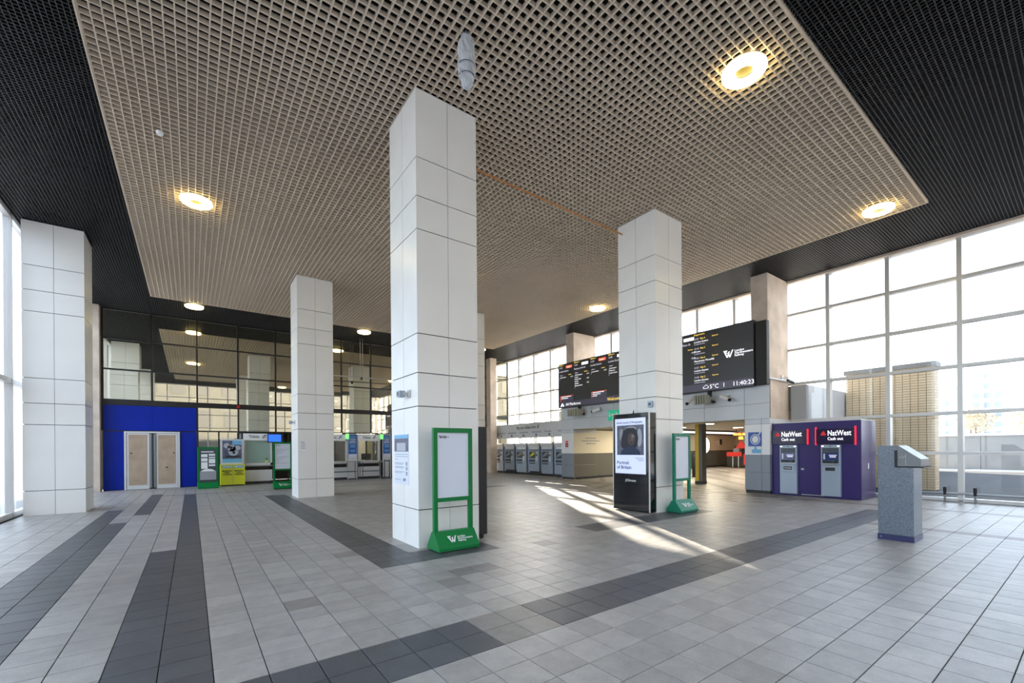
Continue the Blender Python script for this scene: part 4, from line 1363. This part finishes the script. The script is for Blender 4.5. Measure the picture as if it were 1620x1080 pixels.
fc.disc((xi - 0.0105, cy - 0.085, 1.75), 0.045, 'x', sz=1.1, t=0.001)
fc.prism([(cy - 0.06, 1.72), (cy - 0.085, 1.66), (cy - 0.05, 1.66)][::-1], 'x', xi - 0.0115, xi - 0.0105)
fc.build('portrait_highlight', 'skin_light', im, kind='stuff')
fc = MB()
for dy in (0.015, -0.085):
    fc.disc((xi - 0.012, cy + dy, 1.715), 0.022, 'x', sz=0.45, t=0.001)
fc.disc((xi - 0.012, cy - 0.045, 1.605), 0.034, 'x', sz=0.4, t=0.001)
fc.build('portrait_features', 'hair_dark', im, kind='stuff')
text(ps, 'print_navy', 'Portrait', 0.115, face_m('-X', AX - 0.006, pa - 0.05, 1.10), bold=0.01)
text(ps, 'print_navy', 'of Britain', 0.115, face_m('-X', AX - 0.006, pa - 0.05, 0.99), bold=0.01)
b = MB()
for q in range(3):
    b.box(AX - 0.006, AX - 0.004, pb + 0.06, pb + 0.30 - 0.05 * q, 1.25 - q * 0.035, 1.262 - q * 0.035)
b.build('caption_lines', 'print_grey', ps)
text(t, 'print_white', 'JCDecaux', 0.075, face_m('-X', AX - 0.002, pa - 0.30, 0.70), bold=0.012)

# matching dark unit on the far side of the middle column
t = thing('advertising_unit', 'dark advertising unit seen edge-on behind the right edge of the middle column', 'advertising screen', (3.92, 6.65, 0))
MB().box(3.812, 3.99, 6.14, 7.16, 0.07, 1.86).build('casing', 'black_matt', t, bevel=0.01)
MB().box(3.82, 3.93, 6.17, 7.13, 0, 0.07).build('foot', 'black_matt', t)
MB().box(3.992, 3.998, 6.2, 7.1, 0.6, 1.78).build('screen_glass', 'black_gloss', t)
t = thing('information_totem', 'slim dark blue information totem behind the middle column, by the far corner', 'totem', (13.1, 20.6, 0))
MB().box(12.95, 13.12, 20.2, 21.0, 0.0, 1.95).build('totem_body', 'black_matt', t, bevel=0.01)
MB().box(12.94, 12.95, 20.25, 20.95, 0.1, 0.7).build('blue_panel', 'print_blue', t)

# ------------------------------------------------------------------ things fixed to the columns
def column_camera(x, y, z, label):
    t = thing('column_camera', label, 'camera', (x, y, z), 'small cameras on columns')
    MB().box(x - 0.02, x, y - 0.05, y + 0.05, z - 0.06, z + 0.06).build('back_plate', 'aluminium', t)
    MB().box(x - 0.09, x - 0.02, y + 0.03, y + 0.07, z - 0.02, z + 0.02).build('arm', 'aluminium', t)
    MB().box(x - 0.15, x - 0.05, y + 0.05, y + 0.17, z - 0.05, z + 0.05).build('camera_housing', 'machine_grey', t, bevel=0.008)
    MB().box(x - 0.152, x - 0.149, y + 0.07, y + 0.15, z - 0.03, z + 0.03).build('camera_window', 'machine_dark', t)


column_camera(C1[0], 6.42, 2.36, 'small grey camera on the left face of the middle column')
column_camera(C2[0], 15.30, 2.38, 'small grey camera on the left face of the column near the ticket office')
t = thing('wall_socket_box', 'small grey control box above the advertising screen on the right-hand column', 'control box', (C3[0], 6.2, 2.5))
MB().box(C3[0] - 0.05, C3[0], 6.15, 6.27, 2.42, 2.56).build('box_case', 'machine_grey', t, bevel=0.006)
MB().box(C3[0] - 0.054, C3[0] - 0.05, 6.18, 6.24, 2.46, 2.52).build('box_window', 'machine_dark', t)
t = thing('notice_poster', 'paper poster with a station photograph on the left face of the middle column', 'poster', (C1[0], 6.75, 0.93))
xx = C1[0]
MB().box(xx - 0.004, xx - 0.0005, 6.47, 7.06, 0.935, 1.735).build('paper_sheet', 'poster_white', t)
pp = MB().box(xx - 0.007, xx - 0.004, 6.48, 7.05, 1.46, 1.73).build('photo', 'photo_backdrop', t)
MB().box(xx - 0.009, xx - 0.007, 6.48, 7.05, 1.67, 1.73).build('photo_sky', 'print_sky', pp)
b = MB().box(xx - 0.009, xx - 0.007, 6.58, 6.95, 1.47, 1.60)
b.build('photo_entrance', 'photo_light', pp)
b = MB()
for q, (a, c, z) in enumerate(((6.5, 7.03, 1.41), (6.5, 7.0, 1.375), (6.92, 7.03, 1.33), (6.66, 7.03, 1.27), (6.70, 7.03, 1.25), (6.66, 7.03, 1.21), (6.68, 7.03, 1.19), (6.62, 7.03, 1.13), (6.75, 7.03, 1.11), (6.8, 7.03, 1.0))):
    b.box(xx - 0.006, xx - 0.004, a, c, z, z + 0.009)
b.build('print_lines', 'print_grey', t)
b = MB()
for z in (1.235, 1.16, 1.08):
    b.box(xx - 0.006, xx - 0.004, 6.52, 6.58, z, z + 0.06)
b.build('print_marks', 'print_grey', t)
text(t, 'print_black', 'RTF', 0.06, face_m('-X', xx - 0.005, 6.69, 0.985), bold=0.02)
t = thing('paper_notice', 'small white paper notice on the front of the column near the ticket office', 'notice', (2.82, C2[1], 1.5))
MB().box(2.73, 2.90, C2[1] - 0.004, C2[1] - 0.0005, 1.48, 1.76).build('paper_sheet', 'print_white', t)
MB().box(2.745, 2.86, C2[1] - 0.007, C2[1] - 0.004, 1.73, 1.745).build('heading', 'print_black', t)
b = MB()
for q in range(7):
    b.box(2.75, 2.88, C2[1] - 0.006, C2[1] - 0.004, 1.69 - q * 0.027, 1.70 - q * 0.027)
b.build('print_lines', 'print_grey', t)
t = thing('fire_sounder', 'small red fire alarm sounder on the black bar of the back glazing', 'alarm', (1.665, YB - 0.1, 3.4))
MB().cyl((1.665, YB - 0.06, 3.40), (1.665, YB - 0.11, 3.40), 0.07, n=18).build('sounder_base', 'alarm_red', t)
MB().cyl((1.665, YB - 0.11, 3.40), (1.665, YB - 0.18, 3.40), 0.055, 0.03, n=18).build('sounder_cone', 'alarm_red', t)

# ------------------------------------------------------------------ ring lights
LX, LY = (0.12, 6.45, 12.75), (3.06, 11.66, 20.22)
where = {(0, 0): None, (0, 1): 'on the left of the beige raft', (0, 2): 'on the black ceiling at the far left corner of the raft', (1, 0): 'nearest, at the top right of the picture',
         (1, 1): 'on the beige raft, hidden behind the middle column', (1, 2): 'on the black ceiling right of the column near the ticket office', (2, 0): 'at the right corner of the beige raft',
         (2, 1): 'far, near the departures board', (2, 2): 'at the far right corner, hidden behind the middle column'}
for a, x in enumerate(LX):
    for c, y in enumerate(LY):
        if where[(a, c)] is None:
            continue
        z = CZ - 0.005
        t = thing('ring_light', 'glowing yellowish ring light ' + where[(a, c)], 'ring light', (x, y, z), 'ring lights in the ceiling')
        MB().lathe([(0.25, -0.03), (0.28, -0.028), (0.28, 0.0), (0.10, 0.0), (0.10, -0.03), (0.125, -0.05)], (x, y, z), 40).build('light_housing', 'lamp_body', t, smooth=False)
        MB().lathe([(0.13, -0.045), (0.293, -0.03), (0.29, -0.065), (0.27, -0.085), (0.20, -0.092), (0.135, -0.08)], (x, y, z), 40).build('diffuser', 'lamp_glow', t, smooth=True)
        MB().lathe([(0.0, -0.035), (0.12, -0.035), (0.12, -0.02), (0.0, -0.02)], (x, y, z), 28).build('centre_disc', 'lamp_core', t)
        b = MB()
        for q in range(9):
            an = math.radians(-50 + q * 20)
            b.cyl((x + 0.29 * math.cos(an), y + 0.29 * math.sin(an), z - 0.028), (x + 0.29 * math.cos(an), y + 0.29 * math.sin(an), z + 0.0), 0.014, n=8)
        b.build('clips', 'lamp_body', t)

# ------------------------------------------------------------------ wrapped device hanging from the raft
t = thing('wrapped_device', 'crumpled grey plastic-wrapped device hanging from the beige ceiling above the middle column', 'wrapped device', (2.95, 4.95, 6.9))
b = MB()
c0 = Vector((2.95, 4.96, 6.94))
n, prof = 18, [(0.0, 0.0), (0.05, -0.01), (0.085, -0.05), (0.105, -0.13), (0.112, -0.22), (0.118, -0.32), (0.116, -0.40), (0.11, -0.48), (0.10, -0.56), (0.085, -0.63), (0.06, -0.69), (0.02, -0.71), (0.0, -0.712)]
rnd = random.Random(3)
vs, fs = [], []
for q, (r, z) in enumerate(prof):
    for i in range(n):
        an = 2 * math.pi * i / n
        j = 1 + rnd.uniform(-0.17, 0.15)
        vs.append(c0 + Vector((math.cos(an) * r * j, math.sin(an) * r * j * 0.85, z + rnd.uniform(-.012, .012))))
for q in range(len(prof) - 1):
    for i in range(n):
        i2 = (i + 1) % n
        fs.append((q * n + i, q * n + i2, (q + 1) * n + i2, (q + 1) * n + i))
b.add(vs, fs)
b.build('plastic_wrap', 'wrap_plastic', t)
b = MB()
for z, r in ((-0.42, 0.117), (-0.55, 0.103)):
    b.lathe([(r, z), (r + 0.003, z + 0.002), (r + 0.003, z - 0.004), (r, z - 0.006)], c0, 20)
b.build('binding_cord', 'machine_dark', t)
MB().cyl(c0 + Vector((0, -.04, -.69)), c0 + Vector((-.02, -.07, -.82)), 0.014, 0.006, n=8).build('tail', 'wrap_plastic', t)
MB().cyl(c0 + Vector((0, 0, -0.01)), c0 + Vector((0, 0, 0.06)), 0.012, n=8).build('hanging_rod', 'pipe_grey', t)

# orange conduit under the raft and grey suspended rail at the back
t = thing('copper_conduit', 'thin orange-brown conduit running under the beige raft from the middle column to the right-hand column', 'conduit', (6.3, 7.05, 6.78))
MB().cyl((3.85, 7.06, 6.80), (8.54, 7.00, 6.72), 0.017, n=8).build('pipe', 'copper_pipe', t)
for x in (5.2, 6.8, 8.3):
    MB().cyl((x, 7.04, 6.74), (x, 7.04, CZ + 0.02), 0.006, n=6).build('hanger_rod', 'pipe_grey', t)
t = thing('suspended_rail', 'thin grey rail hung on rods in front of the back glazing', 'rail', (6.8, 21.7, 5.0))
MB().cyl((4.6, 21.7, 5.0), (9.6, 21.7, 5.08), 0.03, n=8).build('rail_bar', 'pipe_grey', t)
for x in (6.72, 6.84):
    MB().cyl((x, 21.7, 5.03), (x, 21.7, CZ + 0.02), 0.012, n=6).build('hanger_rod', 'pipe_grey', t)
MB().cyl((6.78, 21.7, 4.92), (6.78, 21.7, 5.06), 0.05, n=12).build('sensor', 'black_matt', t)
t = thing('smoke_detector', 'tiny white detector on the left of the beige raft', 'detector', (-0.4, 9.55, CZ))
MB().lathe([(0, -0.05), (0.04, -0.05), (0.055, -0.02), (0.055, 0.0), (0, 0.0)], (-0.4, 9.55, CZ), 20).build('detector_head', 'print_white', t)

# ------------------------------------------------------------------ bar rail in front of the big window
t = thing('guard_rail', 'low steel guard rail along the foot of the big window', 'rail', (16.0, 2.2, 0))
MB().cyl((15.93, 0.2, 0.24), (15.93, 3.75, 0.24), 0.025, n=10).build('rail_tube', 'steel', t)
for y in (0.5, 1.95, 2.50, 3.5):
    MB().cyl((15.93, y, 0), (15.93, y, 0.20), 0.022, n=10).build('rail_post', 'steel', t)
    MB().cyl((15.93, y, 0.20), (15.93, y, 0.40), 0.034, n=12).build('post_cap', 'black_matt', t)

# ------------------------------------------------------------------ passage: striped post, lights, wall signs, stall
t = thing('striped_post', 'grey square post with a yellow edge stripe standing in the passage', 'post', (16.6, 9.7, 0))
MB().box(16.47, 16.78, 9.56, 9.86, 0.12, 2.72).build('post_shaft', 'hall_grey', t)
MB().box(16.46, 16.79, 9.55, 9.87, 0, 0.12).build('post_plinth', 'plinth_dark', t)
MB().box(16.458, 16.47, 9.70, 9.84, 0.12, 2.72).build('yellow_stripe', 'yellow_paint', t)
for x, y, wd in ((18.0, 9.9, 'nearest'), (22.0, 12.4, 'second nearest'), (24.5, 15.6, 'third nearest'), (28.0, 13.8, 'farthest'), (17.8, 12.9, 'leftmost')):  # leftmost light is added to brighten the passage
    t = thing('passage_light', wd + ' round recessed light in the passage ceiling', 'ceiling light', (x, y, 2.72), 'passage ceiling lights')
    MB().lathe([(0.28, 0), (0.33, 0), (0.33, -0.03), (0.28, -0.03)], (x, y, 2.72), 24).build('light_trim', 'print_white', t)
    MB().lathe([(0.0, -0.012), (0.28, -0.012), (0.28, 0), (0.0, 0)], (x, y, 2.72), 24).build('light_lens', 'passage_glow', t)
t = thing('strip_light', 'long white strip light high on the far passage wall', 'strip light', (28.5, 17.1, 2.55))
MB().box(23.0, 34.3, 17.0, 17.195, 2.44, 2.60).build('light_body', 'print_white', t)
MB().box(23.05, 34.25, 16.985, 17.0, 2.46, 2.56).build('light_tube', 'white_glow', t)
t = thing('round_light_panel', 'bright white oval panel on the passage wall beside the striped post', 'light panel', (29.8, 17.15, 1.0))
MB().disc((29.9, 17.185, 1.6), 0.72, 'y', sx=0.95, sz=0.82, t=0.02).build('panel_disc', 'white_glow', t)
MB().disc((29.9, 17.195, 1.6), 0.76, 'y', sx=0.95, sz=0.82, t=0.01).build('panel_rim', 'print_white', t)
t = thing('wall_sign', 'small black and white sign on the passage wall right of the oval panel', 'sign', (32.1, 17.18, 1.5))
MB().box(32.05, 32.35, 17.17, 17.19, 1.65, 2.05).build('black_plate', 'print_black', t)
MB().box(31.55, 31.95, 17.17, 17.19, 1.55, 1.95).build('white_plate', 'print_white', t)
t = thing('wall_lettering', 'three lines of dark lettering on the cream passage wall left of the advertising screen', 'lettering', (16.8, 14.99, 1.6))
MB().box(14.64, XR - 0.1, 14.87, 14.888, 0, 0.1).build('plinth', 'plinth_dark', wr)
for k, (wd, x) in enumerate(((0.75, 15.35), (1.25, 15.1), (0.65, 15.4))):
    b = MB()
    rr = random.Random(k)
    x_ = x
    while x_ < x + wd:
        l_ = rr.uniform(0.06, 0.16)
        b.box(x_, min(x_ + l_, x + wd), 14.884, 14.888, 1.93 - k * 0.13, 1.98 - k * 0.13)
        x_ += l_ + 0.03
    b.build('word_row', 'print_grey', t)
t = thing('market_stall', 'red-fronted stall with glowing orange lamps at the end of the passage', 'stall', (31.6, 15.5, 0))
MB().box(31.2, 31.9, 15.0, 16.2, 0.12, 0.92).build('counter', 'office_dark', t)
MB().box(31.14, 31.2, 15.15, 16.2, 0.80, 1.10).build('red_banner', 'shop_red', t)
MB().box(31.14, 31.2, 14.6, 15.0, 0.2, 0.95).build('red_board', 'shop_red', t)
MB().box(32.5, 32.8, 14.6, 16.3, 0.05, 1.55).build('back_cabinet', 'office_dark', t)
MB().box(31.4, 31.7, 15.45, 15.85, 0.92, 1.36).build('till', 'print_grey', t)
MB().prism([(15.2, 1.35), (16.1, 1.35), (15.9, 1.65), (15.75, 1.95), (15.5, 1.7)], 'x', 32.2, 32.3).build('orange_display', 'shop_red', t)
for y in (15.35, 15.75):
    MB().box(31.15, 31.19, y, y + 0.04, 0, 0.80).build('counter_leg', 'print_white', t)
for y in (14.8, 15.1, 15.4, 15.7):
    MB().cyl((31.4, y, 2.30), (31.4, y, 2.44), 0.12, 0.08, n=14).build('sign_lamp', 'shop_orange', t)
MB().box(31.36, 31.44, 14.6, 15.95, 2.44, 2.48).build('lamp_bar', 'shop_red', t)
MB().cyl((31.4, 15.3, 2.0), (31.4, 15.3, 2.2), 0.16, 0.12, n=14).build('hanging_lamp', 'shop_orange', t)
for y in (14.9, 15.6):
    MB().box(31.38, 31.42, y, y + 0.04, 2.48, 2.72).build('lamp_hanger', 'black_matt', t)
t = thing('dark_bin', 'black pillar bin half hidden behind the striped post', 'bin', (20.1, 11.9, 0))
MB().lathe([(0, 0), (0.17, 0), (0.19, 0.9), (0.17, 1.1), (0.05, 1.28), (0, 1.3)], (20.1, 12.0, 0), 20).build('bin_body', 'black_matt', t, smooth=True)
MB().lathe([(0.16, 0.0), (0.2, 0), (0.2, 0.05), (0.16, 0.05)], (20.1, 12.0, 0), 20).build('bin_foot', 'plinth_dark', t)

# ------------------------------------------------------------------ outside
MB().box(-120, 160, -120, 160, -0.5, -0.06).build('ground', 'pave_out', kind='structure')
MB().box(28, 44, -60, 5.0, -0.06, -0.05).build('road', 'road_out', kind='structure')


def clad_building(name, label, x0, x1, y0, y1, h, tw, th):
    """cream clad block: every tile proud of a dark joint"""
    t = thing(name, label, 'building', ((x0 + x1) / 2, (y0 + y1) / 2, 0))
    MB().box(x0 + 0.04, x1 - 0.04, y0 + 0.04, y1 - 0.04, -0.06, h - 0.05).build('wall_core', 'brick_joint', t)
    b = MB()
    g = 0.012
    for z in range(int(h / th)):
        for k in range(int(round((y1 - y0) / tw))):
            a = y0 + k * tw
            b.box(x0, x0 + 0.04, a + g / 2, a + tw - g / 2, z * th + g, (z + 1) * th)
        for k in range(int(round((x1 - x0) / tw))):
            a = x0 + k * tw
            b.box(a + g / 2, a + tw - g / 2, y0, y0 + 0.04, z * th + g, (z + 1) * th)
    b.build('cladding_tiles', 'brick_cream', t, kind='stuff')
    MB().box(x0 - 0.05, x1 + 0.05, y0 - 0.05, y1 + 0.05, h - 0.06, h + 0.1).build('roof_edge', 'wall_out_grey', t)
    return t


clad_building('tiled_building', 'cream tiled building standing outside the big window behind the pedestal', 19.6, 20.2, 3.30, 5.70, 4.15, 0.2, 0.087)
t = thing('boundary_wall', 'long grey boundary wall outside beyond the big window', 'wall', (40, -8, 0))
for k in range(18):
    box_part('wall_panel', t, 'wall_out_grey', 39.8, 40.1, 14.2 - k * 2.4 - 2.37, 14.2 - k * 2.4, -0.06, 2.05)
MB().box(39.7, 40.2, 14.2 - 43.2, 14.2, 2.05, 2.2).build('wall_coping', 'far_building', t)
for n, (x, y, wx, wy, h, lab) in enumerate(((88, 15.2, 8, 6, 9.5, 'pale distant block outside, left of the far tower'), (95, 10.2, 5, 3.6, 13.0, 'tall pale distant tower seen through the right-hand panes'), (80, -3, 9, 16, 5.2, 'long low distant block beyond the boundary wall'))):
    t = thing('distant_building', lab, 'building', (x, y, 0), 'distant pale buildings')
    MB().box(x - wx / 2, x + wx / 2, y - wy / 2, y + wy / 2, -0.06, h).build('wall', 'far_building', t)
    nn = int(wy / 1.2)
    for zz in range(int(h / 1.4) - 1):
        for k in range(nn):
            a = y - wy / 2 + 0.3 + k * (wy - 0.4) / nn
            box_part('window', t, 'far_window', x - wx / 2 - 0.03, x - wx / 2 + 0.02, a, a + 0.65, 1.2 + zz * 1.4, 2.0 + zz * 1.4)
for n, (x, y, h, r, lab) in enumerate(((52, 6.3, 4.3, 1.2, 'yellow-brown tree top beyond the wall, left of the others'), (55, 3.6, 4.0, 1.4, 'yellow-brown tree beyond the wall at the right edge'), (60, 7.6, 4.4, 1.0, 'thin autumn tree beyond the wall, next to the tiled building'))):
    t = thing('tree', lab, 'tree', (x, y, 0), 'trees beyond the boundary wall')
    MB().cyl((x, y, -0.06), (x, y, h * 0.75), 0.14, 0.05, n=8).build('trunk', 'bark', t)
    b = MB()
    rr = random.Random(n)
    for k in range(420):
        a, e, q = rr.uniform(0, 6.28), rr.uniform(-1, 1), r * rr.random() ** 0.4
        c = Vector((x + q * math.cos(a) * math.sqrt(1 - e * e), y + q * math.sin(a) * math.sqrt(1 - e * e), h - r * 0.6 + q * e * 0.9))
        d = Vector((rr.uniform(-1, 1), rr.uniform(-1, 1), rr.uniform(-1, 1))).normalized()
        u_ = d.orthogonal().normalized() * 0.13
        v_ = d.cross(u_)
        b.add([c - u_, c + v_ * .6, c + u_, c - v_ * .6], [(0, 1, 2, 3)])
    b.build('crown', 'foliage', t, kind='stuff')

# added building behind the camera, invented to dim front light and the mirrored view
t = thing('facing_building', 'pale long building across the forecourt, seen only mirrored in the back glazing', 'building', (5, -22, 0))
MB().box(-40, 45, -30, -14, -0.06, 13.5).build('wall', 'facing_stone', t)
MB().box(-40.3, 45.3, -30.3, -13.7, 13.5, 13.8).build('roof', 'wall_out_grey', t)
for zz in range(4):
    for k in range(34):
        box_part('window', t, 'office_dark', -38 + k * 2.4, -36.7 + k * 2.4, -14.02, -13.96, 1.2 + zz * 3.1, 3.0 + zz * 3.1)

flush_text()
